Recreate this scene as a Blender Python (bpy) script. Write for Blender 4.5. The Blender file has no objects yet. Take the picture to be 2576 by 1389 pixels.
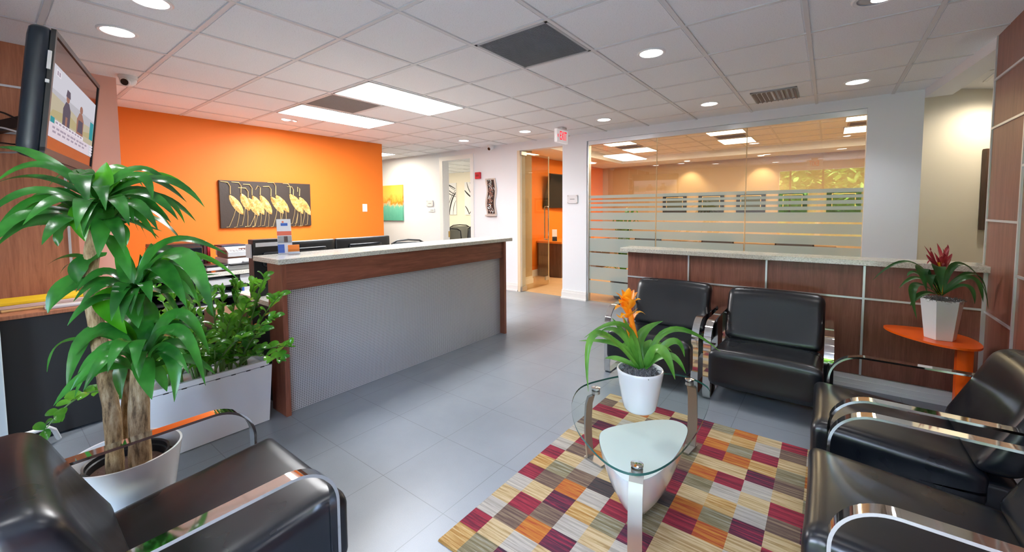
import bpy, bmesh, math, random
from mathutils import Vector, Matrix
random.seed(11)
PI = math.pi
SC = bpy.context.scene
COL = SC.collection

# ---------------------------------------------------------------- camera
cam_d = bpy.data.cameras.new('camera'); cam = bpy.data.objects.new('camera', cam_d); COL.objects.link(cam)
yaw, pitch, roll = -0.6554, -0.0582, -0.0063
fw = Vector((math.sin(yaw)*math.cos(pitch), math.cos(yaw)*math.cos(pitch), math.sin(pitch)))
r0 = Vector((math.cos(yaw), -math.sin(yaw), 0)); u0 = r0.cross(fw)
rx = math.cos(roll)*r0 + math.sin(roll)*u0
uy = -math.sin(roll)*r0 + math.cos(roll)*u0
M = Matrix((rx, uy, -fw)).transposed().to_4x4(); M.translation = Vector((2.5742, -0.8983, 1.388))
cam.matrix_world = M
cam_d.sensor_width = 36; cam_d.sensor_fit = 'HORIZONTAL'; cam_d.lens = 1034.08/2576*36
cam_d.shift_y = -105.135/2576
cam_d.clip_start = 0.02
SC.camera = cam

# ---------------------------------------------------------------- world and exposure
w = bpy.data.worlds.new('world'); SC.world = w; w.use_nodes = True
wn = w.node_tree; bg = wn.nodes['Background']
sky = wn.nodes.new('ShaderNodeTexSky'); sky.sky_type = 'NISHITA'; sky.sun_disc = False
sky.sun_elevation = math.radians(50); sky.sun_rotation = math.radians(200)
wn.links.new(sky.outputs[0], bg.inputs[0]); bg.inputs[1].default_value = 4.0
SC.view_settings.view_transform = 'Standard'; SC.view_settings.look = 'None'
SC.view_settings.gamma = 1.0; SC.view_settings.use_curve_mapping = False
SC.view_settings.exposure = 0.58
SC.cycles.max_bounces = 10; SC.cycles.diffuse_bounces = 5; SC.cycles.glossy_bounces = 5
SC.cycles.transparent_max_bounces = 16; SC.cycles.transmission_bounces = 6
SC.cycles.caustics_reflective = False; SC.cycles.caustics_refractive = False
SC.cycles.sample_clamp_indirect = 4.0
CZ = 2.523          # ceiling height
T = 0.6096          # ceiling module
POW_TROFFER, POW_DOWN = 50.0, 10.5

# ---------------------------------------------------------------- helpers
class B:
    """collects shapes into one bmesh and links it as one object"""
    def __init__(s): s.bm = bmesh.new(); s.mi = 0
    def _tag(s, faces):
        for f in faces: f.material_index = s.mi
    def box(s, x0, x1, y0, y1, z0, z1, bev=0, seg=2):
        r = bmesh.ops.create_cube(s.bm, size=1)
        vs = r['verts']
        for v in vs:
            v.co = Vector(((x0+x1)/2+v.co.x*(x1-x0), (y0+y1)/2+v.co.y*(y1-y0), (z0+z1)/2+v.co.z*(z1-z0)))
        fs = set(f for v in vs for f in v.link_faces)
        if bev:
            es = list(set(e for v in vs for e in v.link_edges))
            rr = bmesh.ops.bevel(s.bm, geom=es, offset=bev, segments=seg, profile=.5, affect='EDGES')
            fs = set(f for f in rr['faces']) | set(f for v in rr['verts'] for f in v.link_faces)
        s._tag(fs); return s
    def obox(s, c, ax, ay, az, hx, hy, hz):
        """box from centre, three axes and half sizes"""
        c = Vector(c); ax, ay, az = Vector(ax).normalized(), Vector(ay).normalized(), Vector(az).normalized()
        vs = [s.bm.verts.new(c+ax*hx*i+ay*hy*j+az*hz*k) for i in (-1, 1) for j in (-1, 1) for k in (-1, 1)]
        for q in ((0,1,3,2),(4,6,7,5),(0,4,5,1),(2,3,7,6),(0,2,6,4),(1,5,7,3)):
            f = s.bm.faces.new([vs[i] for i in q]); f.material_index = s.mi
        return s
    def face(s, pts):
        f = s.bm.faces.new([s.bm.verts.new(p) for p in pts]); f.material_index = s.mi; return s
    def prism(s, poly, z0, z1, fn=None):
        """polygon in two axes extruded on the third; fn maps (a, b, c) to a point"""
        fn = fn or (lambda a, b, c: (a, b, c))
        lo = [s.bm.verts.new(fn(a, b, z0)) for a, b in poly]; hi = [s.bm.verts.new(fn(a, b, z1)) for a, b in poly]
        n = len(poly); fs = [s.bm.faces.new(lo[::-1]), s.bm.faces.new(hi)]
        for i in range(n): fs.append(s.bm.faces.new((lo[i], lo[(i+1) % n], hi[(i+1) % n], hi[i])))
        s._tag(fs); return s
    def lathe(s, prof, c=(0,0,0), n=32, cap=True, sq=None):
        rings = []
        for r, z in prof:
            ring = []
            for i in range(n):
                a = 2*PI*i/n
                ring.append(s.bm.verts.new((c[0]+r*math.cos(a), c[1]+r*math.sin(a), c[2]+z)))
            rings.append(ring)
        fs = []
        for a, b in zip(rings, rings[1:]):
            for i in range(n): fs.append(s.bm.faces.new((a[i], a[(i+1) % n], b[(i+1) % n], b[i])))
        if cap: fs += [s.bm.faces.new(rings[0][::-1]), s.bm.faces.new(rings[-1])]
        s._tag(fs); return s
    def tube(s, pts, r, n=10, cap=True):
        pts = [Vector(p) for p in pts]; rs = r if isinstance(r, (list, tuple)) else [r]*len(pts)
        rings = []; prev = None
        for i, p in enumerate(pts):
            d = (pts[min(i+1, len(pts)-1)]-pts[max(i-1, 0)]).normalized()
            if prev is None:
                a = d.cross(Vector((0, 0, 1)))
                if a.length < 1e-3: a = d.cross(Vector((1, 0, 0)))
            else: a = prev-d*prev.dot(d)
            a.normalize(); b = d.cross(a); prev = a
            rings.append([s.bm.verts.new(p+(a*math.cos(2*PI*k/n)+b*math.sin(2*PI*k/n))*rs[i]) for k in range(n)])
        fs = []
        for a, b in zip(rings, rings[1:]):
            for k in range(n): fs.append(s.bm.faces.new((a[k], a[(k+1) % n], b[(k+1) % n], b[k])))
        if cap: fs += [s.bm.faces.new(rings[0][::-1]), s.bm.faces.new(rings[-1])]
        s._tag(fs); return s
    def loopstrap(s, pts, x0, x1, t):
        """closed flat bar: loop of (y, z) points swept between x0 and x1 with thickness t inwards"""
        n = len(pts); cy = sum(p[0] for p in pts)/n; cz = sum(p[1] for p in pts)/n
        out = []; inn = []
        for i in range(n):
            a, b = pts[i-1], pts[(i+1) % n]
            ty, tz = b[0]-a[0], b[1]-a[1]; l = math.hypot(ty, tz) or 1
            ny, nz = -tz/l, ty/l
            if ny*(cy-pts[i][0])+nz*(cz-pts[i][1]) < 0: ny, nz = -ny, -nz
            out.append(pts[i]); inn.append((pts[i][0]+ny*t, pts[i][1]+nz*t))
        V = lambda L, x: [s.bm.verts.new((x, y, z)) for y, z in L]
        a, b, c, d = V(out, x0), V(out, x1), V(inn, x0), V(inn, x1); fs = []
        for i in range(n):
            j = (i+1) % n
            fs += [s.bm.faces.new((a[i], a[j], b[j], b[i])), s.bm.faces.new((c[i], d[i], d[j], c[j])),
                   s.bm.faces.new((a[i], c[i], c[j], a[j])), s.bm.faces.new((b[i], b[j], d[j], d[i]))]
        s._tag(fs); return s
    def cushion(s, hx, hy, hz, r, crown=(0, 0, 0), cuts=13, fn=None):
        """rounded, slightly crowned pad built as one closed grid"""
        n = cuts+1; V = {}
        wp = lambda t: math.copysign(1-(1-abs(t))**1.9, t) if abs(t) > 0 else 0.0
        def vert(i, j, k):
            if (i, j, k) in V: return V[i, j, k]
            a = Vector((wp(2*i/n-1), wp(2*j/n-1), wp(2*k/n-1)))
            p = Vector((a.x*hx, a.y*hy, a.z*hz))
            c = Vector((max(-hx+r, min(hx-r, p.x)), max(-hy+r, min(hy-r, p.y)), max(-hz+r, min(hz-r, p.z))))
            d = p-c
            if d.length > 1e-9: p = c+d.normalized()*r
            p += Vector((crown[0]*a.x*(1-a.y**2)*(1-a.z**2), crown[1]*a.y*(1-a.x**2)*(1-a.z**2), crown[2]*a.z*(1-a.x**2)*(1-a.y**2)))
            V[i, j, k] = s.bm.verts.new(Vector(fn(p)) if fn else p); return V[i, j, k]
        for e in (0, n):
            for a in range(n):
                for b in range(n):
                    for q in (((e, a, b), (e, a+1, b), (e, a+1, b+1), (e, a, b+1)), ((a, e, b), (a+1, e, b), (a+1, e, b+1), (a, e, b+1)), ((a, b, e), (a+1, b, e), (a+1, b+1, e), (a, b+1, e))):
                        f = s.bm.faces.new([vert(*t) for t in q]); f.material_index = s.mi
        return s
    def leaf(s, b, m, t, w, n=10, fold=.18, up=None, shape='lance'):
        """arched blade along a quadratic curve, widest a third of the way out, folded along the midrib"""
        b, m, t = Vector(b), Vector(m), Vector(t)
        m = m*2-(b+t)/2
        L = []; 
        chord = (t-b)
        for i in range(n+1):
            u = i/n
            p = b*(1-u)**2+m*2*u*(1-u)+t*u*u
            d = ((m-b)*(1-u)+(t-m)*u).normalized()
            sd = d.cross(Vector((0, 0, 1)) if up is None else Vector(up))
            if sd.length < .12: sd = d.cross(Vector((.5, -.8, .1)))
            sd.normalize(); nn = sd.cross(d)
            if L and sd.dot(L[-1][3]) < 0: sd = -sd; nn = -nn
            if shape == 'lance': k_ = max(.30*(1-u)**.5 if u < .5 else 0, math.sin(PI*min(1, u*.97+.03)**.92)**.85)
            elif shape == 'oval': k_ = max(.12*(1-u), math.sin(PI*min(1, u*.96+.04)**1.1)**.6)
            else: k_ = min(1, .55+u*1.2)*min(1, (1-u)*2.6)**.75
            ww = w*.5*max(.02, k_)
            if i == n: ww = .0006
            L.append((p, d, ww, sd, nn))
        rows = []
        for p, d, ww, sd, nn in L:
            rows.append([s.bm.verts.new(p+sd*ww*k+nn*(ww*fold*abs(k))) for k in (-1, -.5, 0, .5, 1)])
        for a, c in zip(rows, rows[1:]):
            for k in range(4):
                f = s.bm.faces.new((a[k], a[k+1], c[k+1], c[k])); f.material_index = s.mi; f.smooth = True
        return s
    def build(s, name, mat, parent=None, smooth=False, angle=35, recalc=True):
        me = bpy.data.meshes.new(name)
        if recalc: bmesh.ops.recalc_face_normals(s.bm, faces=s.bm.faces[:])
        if smooth:
            lim = math.radians(angle)
            for f in s.bm.faces: f.smooth = True
            for e in s.bm.edges:
                if len(e.link_faces) == 2 and e.calc_face_angle(0) > lim: e.smooth = False
        s.bm.to_mesh(me); s.bm.free()
        for mm in (mat if isinstance(mat, (list, tuple)) else [mat]): me.materials.append(mm)
        o = bpy.data.objects.new(name, me); COL.objects.link(o)
        if parent is not None: o.parent = parent
        return o

def thing(name, label, cat, loc=(0, 0, 0), rz=0, group=None):
    o = bpy.data.objects.new(name, None); COL.objects.link(o)
    o.empty_display_size = .1; o.location = loc; o.rotation_euler = (0, 0, rz)
    o['label'] = label; o['category'] = cat
    if group: o['group'] = group
    return o
def tag(o, label, cat, group=None):
    o['label'] = label; o['category'] = cat
    if group: o['group'] = group
    return o
def struct(o, label=None, cat=None):
    o['kind'] = 'structure'
    if label: o['label'] = label; o['category'] = cat
    return o
def copy_tree(o, parent=None):
    c = o.copy(); COL.objects.link(c)
    if parent is not None: c.parent = parent
    for ch in list(o.children): copy_tree(ch, c)
    return c
def light(name, kind, loc, power, color, parent=None, size=None, size_y=None, aim=None, spot=None, radius=.05, spread=None):
    d = bpy.data.lights.new(name, kind); d.energy = power; d.color = color
    if kind == 'AREA':
        d.shape = 'RECTANGLE'; d.size = size; d.size_y = size_y or size
        if spread: d.spread = spread
    if kind in ('SPOT', 'POINT'): d.shadow_soft_size = radius
    if kind == 'SPOT': d.spot_size = spot; d.spot_blend = .7
    o = bpy.data.objects.new(name, d); COL.objects.link(o); o.location = loc
    if aim: o.rotation_euler = Vector(aim).to_track_quat('-Z', 'Y').to_euler()
    if parent is not None: o.parent = parent
    return o

# ---------------------------------------------------------------- materials
def newmat(name):
    m = bpy.data.materials.new(name); m.use_nodes = True
    nt = m.node_tree; return m, nt, nt.nodes['Principled BSDF'], nt.nodes['Material Output']
def node(nt, typ, **kw):
    n = nt.nodes.new(typ)
    for k, v in kw.items():
        if isinstance(k, str) and k.startswith('i_'): n.inputs[k[2:]].default_value = v
        else: setattr(n, k, v)
    return n
def lnk(nt, a, b): nt.links.new(a, b)
def coords(nt, scale=(1, 1, 1), rot=(0, 0, 0), kind='Object', loc=(0, 0, 0)):
    tc = node(nt, 'ShaderNodeTexCoord'); mp = node(nt, 'ShaderNodeMapping')
    mp.inputs['Scale'].default_value = scale; mp.inputs['Rotation'].default_value = rot; mp.inputs['Location'].default_value = loc
    lnk(nt, tc.outputs[kind], mp.inputs[0]); return mp.outputs[0]
def ramp(nt, fac, stops, interp='LINEAR'):
    r = node(nt, 'ShaderNodeValToRGB'); r.color_ramp.interpolation = interp
    e = r.color_ramp.elements
    while len(e) < len(stops): e.new(.5)
    for el, (p, c) in zip(e, stops): el.position = p; el.color = (*c, 1) if len(c) == 3 else c
    lnk(nt, fac, r.inputs[0]); return r.outputs[0]
def noise(nt, vec, scale, detail=3, rough=.55, dist=0):
    n = node(nt, 'ShaderNodeTexNoise'); n.inputs['Scale'].default_value = scale; n.inputs['Detail'].default_value = detail
    n.inputs['Roughness'].default_value = rough; n.inputs['Distortion'].default_value = dist
    lnk(nt, vec, n.inputs['Vector']); return n.outputs['Fac']
def bump(nt, p, h, strength=.2, dist=.01):
    b = node(nt, 'ShaderNodeBump'); b.inputs['Strength'].default_value = strength; b.inputs['Distance'].default_value = dist
    lnk(nt, h, b.inputs['Height']); lnk(nt, b.outputs[0], p.inputs['Normal'])
def plain(name, col, rough=.5, metal=0, spec=.5, em=None, es=0, bumpy=0, bscale=200, coat=0):
    m, nt, p, o = newmat(name)
    p.inputs['Base Color'].default_value = (*col, 1); p.inputs['Roughness'].default_value = rough
    p.inputs['Metallic'].default_value = metal; p.inputs['Specular IOR Level'].default_value = spec
    if coat: p.inputs['Coat Weight'].default_value = coat; p.inputs['Coat Roughness'].default_value = .05
    if em: p.inputs['Emission Color'].default_value = (*em, 1); p.inputs['Emission Strength'].default_value = es
    v = coords(nt); f = noise(nt, v, bscale if bumpy else 6, 2)
    if bumpy: bump(nt, p, f, bumpy, .004)
    else:
        mx = node(nt, 'ShaderNodeMixRGB', blend_type='MULTIPLY'); mx.inputs[0].default_value = .06
        mx.inputs[1].default_value = (*col, 1); lnk(nt, f, mx.inputs[2]); lnk(nt, mx.outputs[0], p.inputs['Base Color'])
    return m
def gilded():
    m, nt, p, o = newmat('gilded_body'); n = noise(nt, coords(nt), 30, 4, .7)
    c = ramp(nt, n, [(.35, (.40, .20, .05)), (.5, (.70, .44, .13)), (.65, (.80, .62, .30))]); lnk(nt, c, p.inputs['Base Color'])
    p.inputs['Roughness'].default_value = .42; p.inputs['Metallic'].default_value = .3; bump(nt, p, n, .4, .004); return m
def emit(name, col, s):
    m, nt, p, o = newmat(name); e = node(nt, 'ShaderNodeEmission'); e.inputs[0].default_value = (*col, 1); e.inputs[1].default_value = s
    lnk(nt, e.outputs[0], o.inputs[0]); return m
def wood(name, dark, mid, lite, axis='Z', rough=.42, scale=1.0):
    m, nt, p, o = newmat(name)
    st = {'Z': (9, 9, .55), 'Y': (9, .55, 9), 'X': (.55, 9, 9)}[axis]
    st = tuple(a*scale for a in st)
    v = coords(nt, st)
    a = noise(nt, v, 2.6, 6, .62, 1.2)
    v2 = coords(nt, tuple(a_*7 for a_ in st)); b = noise(nt, v2, 2.0, 4, .7)
    mx = node(nt, 'ShaderNodeMath', operation='MULTIPLY_ADD'); mx.inputs[1].default_value = .38
    lnk(nt, b, mx.inputs[0]); 
    m2 = node(nt, 'ShaderNodeMath', operation='MULTIPLY'); m2.inputs[1].default_value = .62; lnk(nt, a, m2.inputs[0]); lnk(nt, m2.outputs[0], mx.inputs[2])
    c = ramp(nt, mx.outputs[0], [(.34, dark), (.5, mid), (.66, lite)])
    lnk(nt, c, p.inputs['Base Color']); p.inputs['Roughness'].default_value = rough
    bump(nt, p, b, .06, .002); return m
def granite(name):
    m, nt, p, o = newmat(name); v = coords(nt)
    n1 = noise(nt, coords(nt, (1, 1, 1.8)), 95, 5, .72); c1 = ramp(nt, n1, [(.3, (.20, .18, .15)), (.41, (.48, .46, .40)), (.52, (.68, .67, .60)), (.72, (.80, .79, .74))])
    vo = node(nt, 'ShaderNodeTexVoronoi'); vo.inputs['Scale'].default_value = 210; lnk(nt, v, vo.inputs['Vector'])
    k = noise(nt, v, 26, 3); k2 = ramp(nt, k, [(.52, (0, 0, 0)), (.62, (1, 1, 1))])
    d = ramp(nt, vo.outputs['Distance'], [(.15, (1, 1, 1)), (.32, (0, 0, 0))])
    mm = node(nt, 'ShaderNodeMath', operation='MULTIPLY'); lnk(nt, k2, mm.inputs[0]); lnk(nt, d, mm.inputs[1])
    mx = node(nt, 'ShaderNodeMixRGB'); mx.inputs[2].default_value = (.13, .11, .10, 1); lnk(nt, mm.outputs[0], mx.inputs[0]); lnk(nt, c1, mx.inputs[1])
    lnk(nt, mx.outputs[0], p.inputs['Base Color']); p.inputs['Roughness'].default_value = .12; return m
def thin_glass(name, tint=(1, 1, 1), refl=1.0, ior=1.5):
    m, nt, p, o = newmat(name)
    tr = node(nt, 'ShaderNodeBsdfTransparent'); tr.inputs[0].default_value = (*tint, 1)
    gl = node(nt, 'ShaderNodeBsdfGlossy'); gl.inputs['Roughness'].default_value = 0.0
    fr = node(nt, 'ShaderNodeFresnel'); fr.inputs[0].default_value = ior
    ge = node(nt, 'ShaderNodeNewGeometry')
    k = node(nt, 'ShaderNodeMath', operation='MULTIPLY'); k.inputs[1].default_value = refl; k.use_clamp = True
    lnk(nt, fr.outputs[0], k.inputs[0])
    f2 = node(nt, 'ShaderNodeMath', operation='SUBTRACT'); f2.inputs[0].default_value = 1; lnk(nt, ge.outputs['Backfacing'], f2.inputs[1])
    k2 = node(nt, 'ShaderNodeMath', operation='MULTIPLY'); lnk(nt, k.outputs[0], k2.inputs[0]); lnk(nt, f2.outputs[0], k2.inputs[1])
    mx = node(nt, 'ShaderNodeMixShader'); lnk(nt, k2.outputs[0], mx.inputs[0]); lnk(nt, tr.outputs[0], mx.inputs[1]); lnk(nt, gl.outputs[0], mx.inputs[2])
    lnk(nt, mx.outputs[0], o.inputs[0]); return m
def leafmat(name, dark, lite, rough=.3):
    m, nt, p, o = newmat(name); v = coords(nt)
    n = noise(nt, v, 7, 3); c = ramp(nt, n, [(.35, dark), (.65, lite)])
    lnk(nt, c, p.inputs['Base Color']); p.inputs['Roughness'].default_value = rough
    tl = node(nt, 'ShaderNodeBsdfTranslucent')
    hs = node(nt, 'ShaderNodeHueSaturation'); hs.inputs['Value'].default_value = 1.5; hs.inputs['Hue'].default_value = .49; lnk(nt, c, hs.inputs['Color']); lnk(nt, hs.outputs[0], tl.inputs[0])
    mx = node(nt, 'ShaderNodeMixShader'); mx.inputs[0].default_value = .25
    lnk(nt, p.outputs[0], mx.inputs[1]); lnk(nt, tl.outputs[0], mx.inputs[2]); lnk(nt, mx.outputs[0], o.inputs[0])
    wv = noise(nt, coords(nt, (60, 60, 6)), 3, 2); bump(nt, p, wv, .08, .003)
    return m

M_WHITE = plain('white_wall_paint', (.79, .825, .88), .55, bumpy=.05, bscale=300)
M_CREAM = plain('cream_wall_paint', (.82, .76, .64), .55, bumpy=.05, bscale=300)
M_ORANGE = plain('orange_wall_paint', (.80, .178, .008), .6, bumpy=.12, bscale=180)
M_ORANGE2 = plain('deep_orange_wall_paint', (.80, .20, .01), .6, bumpy=.1, bscale=180)
M_TAN = plain('tan_wallcovering', (.47, .36, .24), .7, bumpy=.2, bscale=260)
M_TRIM = plain('white_trim_gloss', (.84, .84, .84), .3)
M_ALU = plain('brushed_aluminium_strip', (.74, .75, .78), .32, .55)
M_CHROME = plain('polished_chrome', (.80, .79, .77), .055, 1.0)
M_STEEL = plain('satin_steel', (.56, .53, .49), .33, .85)
M_BLACKP = plain('black_plastic', (.012, .013, .015), .38)
M_BLACKG = plain('glossy_black_plastic', (.01, .012, .016), .12)
M_GREYP = plain('grey_plastic', (.35, .36, .38), .4)
M_WHITEP = plain('white_plastic', (.82, .83, .85), .3)
M_CERAM = plain('glazed_white_ceramic', (.86, .87, .89), .1, coat=.4)
M_MATTEW = plain('satin_white_planter', (.80, .81, .85), .35)
M_PAPER = plain('white_paper', (.80, .80, .82), .7)
M_YEL = plain('yellow_envelope_paper', (.86, .55, .01), .55)
M_PINKP = plain('pale_pink_paper', (.70, .50, .46), .6)
M_MANILA = plain('manila_paper', (.66, .40, .16), .6)
M_ORTAB = plain('orange_lacquer', (.88, .115, .004), .3)
M_SOIL = plain('potting_soil', (.10, .05, .035), .95, bumpy=1, bscale=90)
M_MOSS = plain('grey_spanish_moss', (.16, .16, .17), .9, bumpy=1, bscale=160)
M_DARKWOOD = wood('dark_brown_veneer', (.05, .03, .02), (.09, .05, .035), (.13, .075, .05))
M_RED = plain('fire_alarm_red', (.60, .012, .03), .35)
M_GOLD = plain('embossed_gold', (.72, .54, .26), .35, .6)
M_GOLDL = gilded()
M_CANV = plain('dark_brown_canvas', (.035, .022, .016), .5, bumpy=.3, bscale=60)
M_BLUE = plain('blue_print', (.05, .14, .50), .5)
M_ORP = plain('orange_print', (.85, .22, .02), .5)
M_PINKRED = plain('coral_print', (.75, .16, .09), .5)
M_CARD = plain('brown_cardboard', (.28, .15, .08), .7)
M_DARKCL = plain('dark_charcoal_panel', (.016, .017, .02), .55)
M_BINDER = plain('dark_maroon_binder', (.09, .02, .025), .5)
M_MESH = plain('grey_mesh_fabric', (.10, .11, .12), .8)
M_BRASS = plain('aged_brass', (.55, .36, .12), .35, .9)
W_HALF = wood('red_walnut_veneer', (.145, .050, .034), (.225, .082, .055), (.30, .12, .08), 'Z')
W_LEFT = wood('bounce_lit_walnut_veneer', (.29, .10, .045), (.42, .155, .075), (.52, .215, .11), 'Z')  # more orange copy of the walnut, with bounce light in its colour
W_DESKV = wood('walnut_veneer_upright', (.15, .046, .027), (.24, .078, .045), (.32, .115, .07), 'Z')
W_DESKH = wood('walnut_veneer_level', (.12, .038, .022), (.195, .064, .037), (.265, .095, .057), 'Y')
W_FLOOR = wood('blond_oak_floor', (.48, .30, .15), (.58, .38, .20), (.66, .45, .26), 'X', .3)
M_GRAN = granite('speckled_beige_granite')
G_PART = thin_glass('partition_glass', (.95, .94, .91), 4.2)
G_DOOR = thin_glass('door_glass', (.90, .87, .80), 1.3)
G_TAB = thin_glass('table_glass', (.93, .96, .95), 1.0)
G_WIN = thin_glass('window_glass', (1, 1, 1), .6)
G_ACR = thin_glass('clear_acrylic', (.93, .95, .98), 1.0)
M_GEDGE = plain('green_glass_edge', (.03, .12, .10), .08)
M_LEAF = leafmat('dracaena_leaf', (.012, .10, .012), (.045, .25, .03), .24)
M_LEAFB = leafmat('young_dracaena_leaf', (.035, .24, .008), (.09, .40, .015), .26)
M_ZZ = leafmat('zz_leaf', (.022, .14, .012), (.13, .38, .03), .16)
M_BROML = leafmat('bromeliad_leaf', (.04, .19, .02), (.16, .40, .06), .35)
M_BROMD = leafmat('dark_bromeliad_leaf', (.015, .075, .02), (.04, .15, .035), .35)
M_FLOR = leafmat('orange_bract', (.85, .25, .01), (.95, .50, .02), .4)
M_FLRED = leafmat('red_bract', (.20, .015, .025), (.42, .05, .06), .4)
M_STEM = plain('zz_stem_green', (.12, .24, .05), .4)
M_BOUNCE = plain('bounce_tinted_white_paint', (.74, .42, .34), .55)  # orange bounce light put into the colour of a white wall
M_TREE = leafmat('garden_tree_leaf', (.05, .16, .02), (.22, .38, .06), .6)
M_LENS = emit('lit_lamp_lens', (1, .98, .95), 7.0)
M_LENSW = emit('lit_warm_lens', (1, .88, .66), 6.0)
M_EXRED = emit('lit_red_letters', (.95, .008, .025), 1.0)

def bark():
    m, nt, p, o = newmat('cane_bark'); v = coords(nt, (30, 30, 7)); n = noise(nt, v, 2, 5, .7)
    c = ramp(nt, n, [(.35, (.12, .075, .035)), (.5, (.36, .24, .12)), (.68, (.55, .42, .25))]); lnk(nt, c, p.inputs['Base Color'])
    p.inputs['Roughness'].default_value = .85; bump(nt, p, n, .8, .01); return m
M_BARK = bark()
def leather():
    m, nt, p, o = newmat('black_leather'); v = coords(nt, loc=(1.371, .713, .937))
    n = noise(nt, v, 420, 2); b = noise(nt, v, 5, 3)
    p.inputs['Base Color'].default_value = (.005, .007, .011, 1); p.inputs['Specular IOR Level'].default_value = .6
    r = ramp(nt, b, [(.3, (.26, .26, .26)), (.7, (.36, .36, .36))]); lnk(nt, r, p.inputs['Roughness'])
    return m
M_LEATH = leather()
def gridline(nt, sock, off, per, wd):
    """1 on a joint, 0 elsewhere"""
    a = node(nt, 'ShaderNodeMath', operation='SUBTRACT'); a.inputs[1].default_value = off; lnk(nt, sock, a.inputs[0])
    d = node(nt, 'ShaderNodeMath', operation='DIVIDE'); d.inputs[1].default_value = per; lnk(nt, a.outputs[0], d.inputs[0])
    f = node(nt, 'ShaderNodeMath', operation='FRACT'); lnk(nt, d.outputs[0], f.inputs[0])
    c = node(nt, 'ShaderNodeMath', operation='SUBTRACT'); c.inputs[1].default_value = .5; lnk(nt, f.outputs[0], c.inputs[0])
    ab = node(nt, 'ShaderNodeMath', operation='ABSOLUTE'); lnk(nt, c.outputs[0], ab.inputs[0])
    g = node(nt, 'ShaderNodeMath', operation='GREATER_THAN'); g.inputs[1].default_value = .5-wd/per/2; lnk(nt, ab.outputs[0], g.inputs[0])
    return g.outputs[0]
def floor_tile():
    m, nt, p, o = newmat('slate_grey_floor_tile'); v = coords(nt)
    sx = node(nt, 'ShaderNodeSeparateXYZ'); lnk(nt, v, sx.inputs[0])
    gx = gridline(nt, sx.outputs[0], .76, .455, .0035); gy = gridline(nt, sx.outputs[1], .337, .4455, .0035)
    mx = node(nt, 'ShaderNodeMath', operation='MAXIMUM'); lnk(nt, gx, mx.inputs[0]); lnk(nt, gy, mx.inputs[1])
    n = noise(nt, v, 1.6, 6, .6); n2 = noise(nt, v, 240, 2)
    ad = node(nt, 'ShaderNodeMath', operation='MULTIPLY_ADD'); ad.inputs[1].default_value = .3; lnk(nt, n2, ad.inputs[0]); 
    h = node(nt, 'ShaderNodeMath', operation='MULTIPLY'); h.inputs[1].default_value = .7; lnk(nt, n, h.inputs[0]); lnk(nt, h.outputs[0], ad.inputs[2])
    c = ramp(nt, ad.outputs[0], [(.3, (.195, .222, .25)), (.7, (.275, .303, .335))])
    k = node(nt, 'ShaderNodeMixRGB'); k.inputs[2].default_value = (.15, .165, .18, 1); lnk(nt, mx.outputs[0], k.inputs[0]); lnk(nt, c, k.inputs[1])
    lnk(nt, k.outputs[0], p.inputs['Base Color']); p.inputs['Roughness'].default_value = .36; p.inputs['Specular IOR Level'].default_value = .45
    bump(nt, p, n2, .05, .002); return m
M_FLOOR = floor_tile()
def ceil_mat():
    m, nt, p, o = newmat('speckled_ceiling_tile'); v = coords(nt)
    n = noise(nt, v, 170, 3, .75); c = ramp(nt, n, [(.30, (.55, .56, .58)), (.42, (.85, .87, .90)), (.7, (.90, .92, .95))])
    lnk(nt, c, p.inputs['Base Color']); p.inputs['Roughness'].default_value = .9; bump(nt, p, n, .25, .004); return m
M_CEIL = ceil_mat()
M_CBAR = plain('ceiling_tee_white', (.70, .71, .73), .45)
def perf():
    m, nt, p, o = newmat('perforated_silver_sheet'); v = coords(nt); sx = node(nt, 'ShaderNodeSeparateXYZ'); lnk(nt, v, sx.inputs[0])
    a = gridline(nt, sx.outputs[1], 0, .0125, .0065); b = gridline(nt, sx.outputs[2], 0, .0125, .0065)
    k = node(nt, 'ShaderNodeMath', operation='MULTIPLY'); lnk(nt, a, k.inputs[0]); lnk(nt, b, k.inputs[1])
    c = node(nt, 'ShaderNodeMixRGB'); c.inputs[1].default_value = (.62, .63, .66, 1); c.inputs[2].default_value = (.10, .10, .115, 1); lnk(nt, k.outputs[0], c.inputs[0])
    lnk(nt, c.outputs[0], p.inputs['Base Color']); p.inputs['Roughness'].default_value = .42; p.inputs['Metallic'].default_value = .25
    return m
M_PERF = perf()
def frost():
    m, nt, p, o = newmat('frosted_film'); 
    tl = node(nt, 'ShaderNodeBsdfTranslucent'); tl.inputs[0].default_value = (.32, .43, .45, 1)
    df = node(nt, 'ShaderNodeBsdfDiffuse'); df.inputs[0].default_value = (.48, .58, .60, 1)
    tr = node(nt, 'ShaderNodeBsdfTransparent'); tr.inputs[0].default_value = (.9, .95, .93, 1)
    m1 = node(nt, 'ShaderNodeMixShader'); m1.inputs[0].default_value = .62; lnk(nt, tl.outputs[0], m1.inputs[1]); lnk(nt, df.outputs[0], m1.inputs[2])
    m2 = node(nt, 'ShaderNodeMixShader'); n = noise(nt, coords(nt), 3, 1)
    m2.inputs[0].default_value = .12; lnk(nt, m1.outputs[0], m2.inputs[1]); lnk(nt, tr.outputs[0], m2.inputs[2])
    lnk(nt, m2.outputs[0], o.inputs[0]); return m
M_FROST = frost()
def yarn(name, a, b, c=None):
    m, nt, p, o = newmat('rug_yarn_'+name); v = coords(nt, (2.6, 60, 1)); n = noise(nt, v, 1.5, 5, .68, .5)
    st = [(.40, a), (.52, b)] + ([(.62, c)] if c else [])
    cc = ramp(nt, n, st); lnk(nt, cc, p.inputs['Base Color']); p.inputs['Roughness'].default_value = .95
    f = noise(nt, coords(nt), 500, 2); bump(nt, p, f, .8, .006); return m
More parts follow.
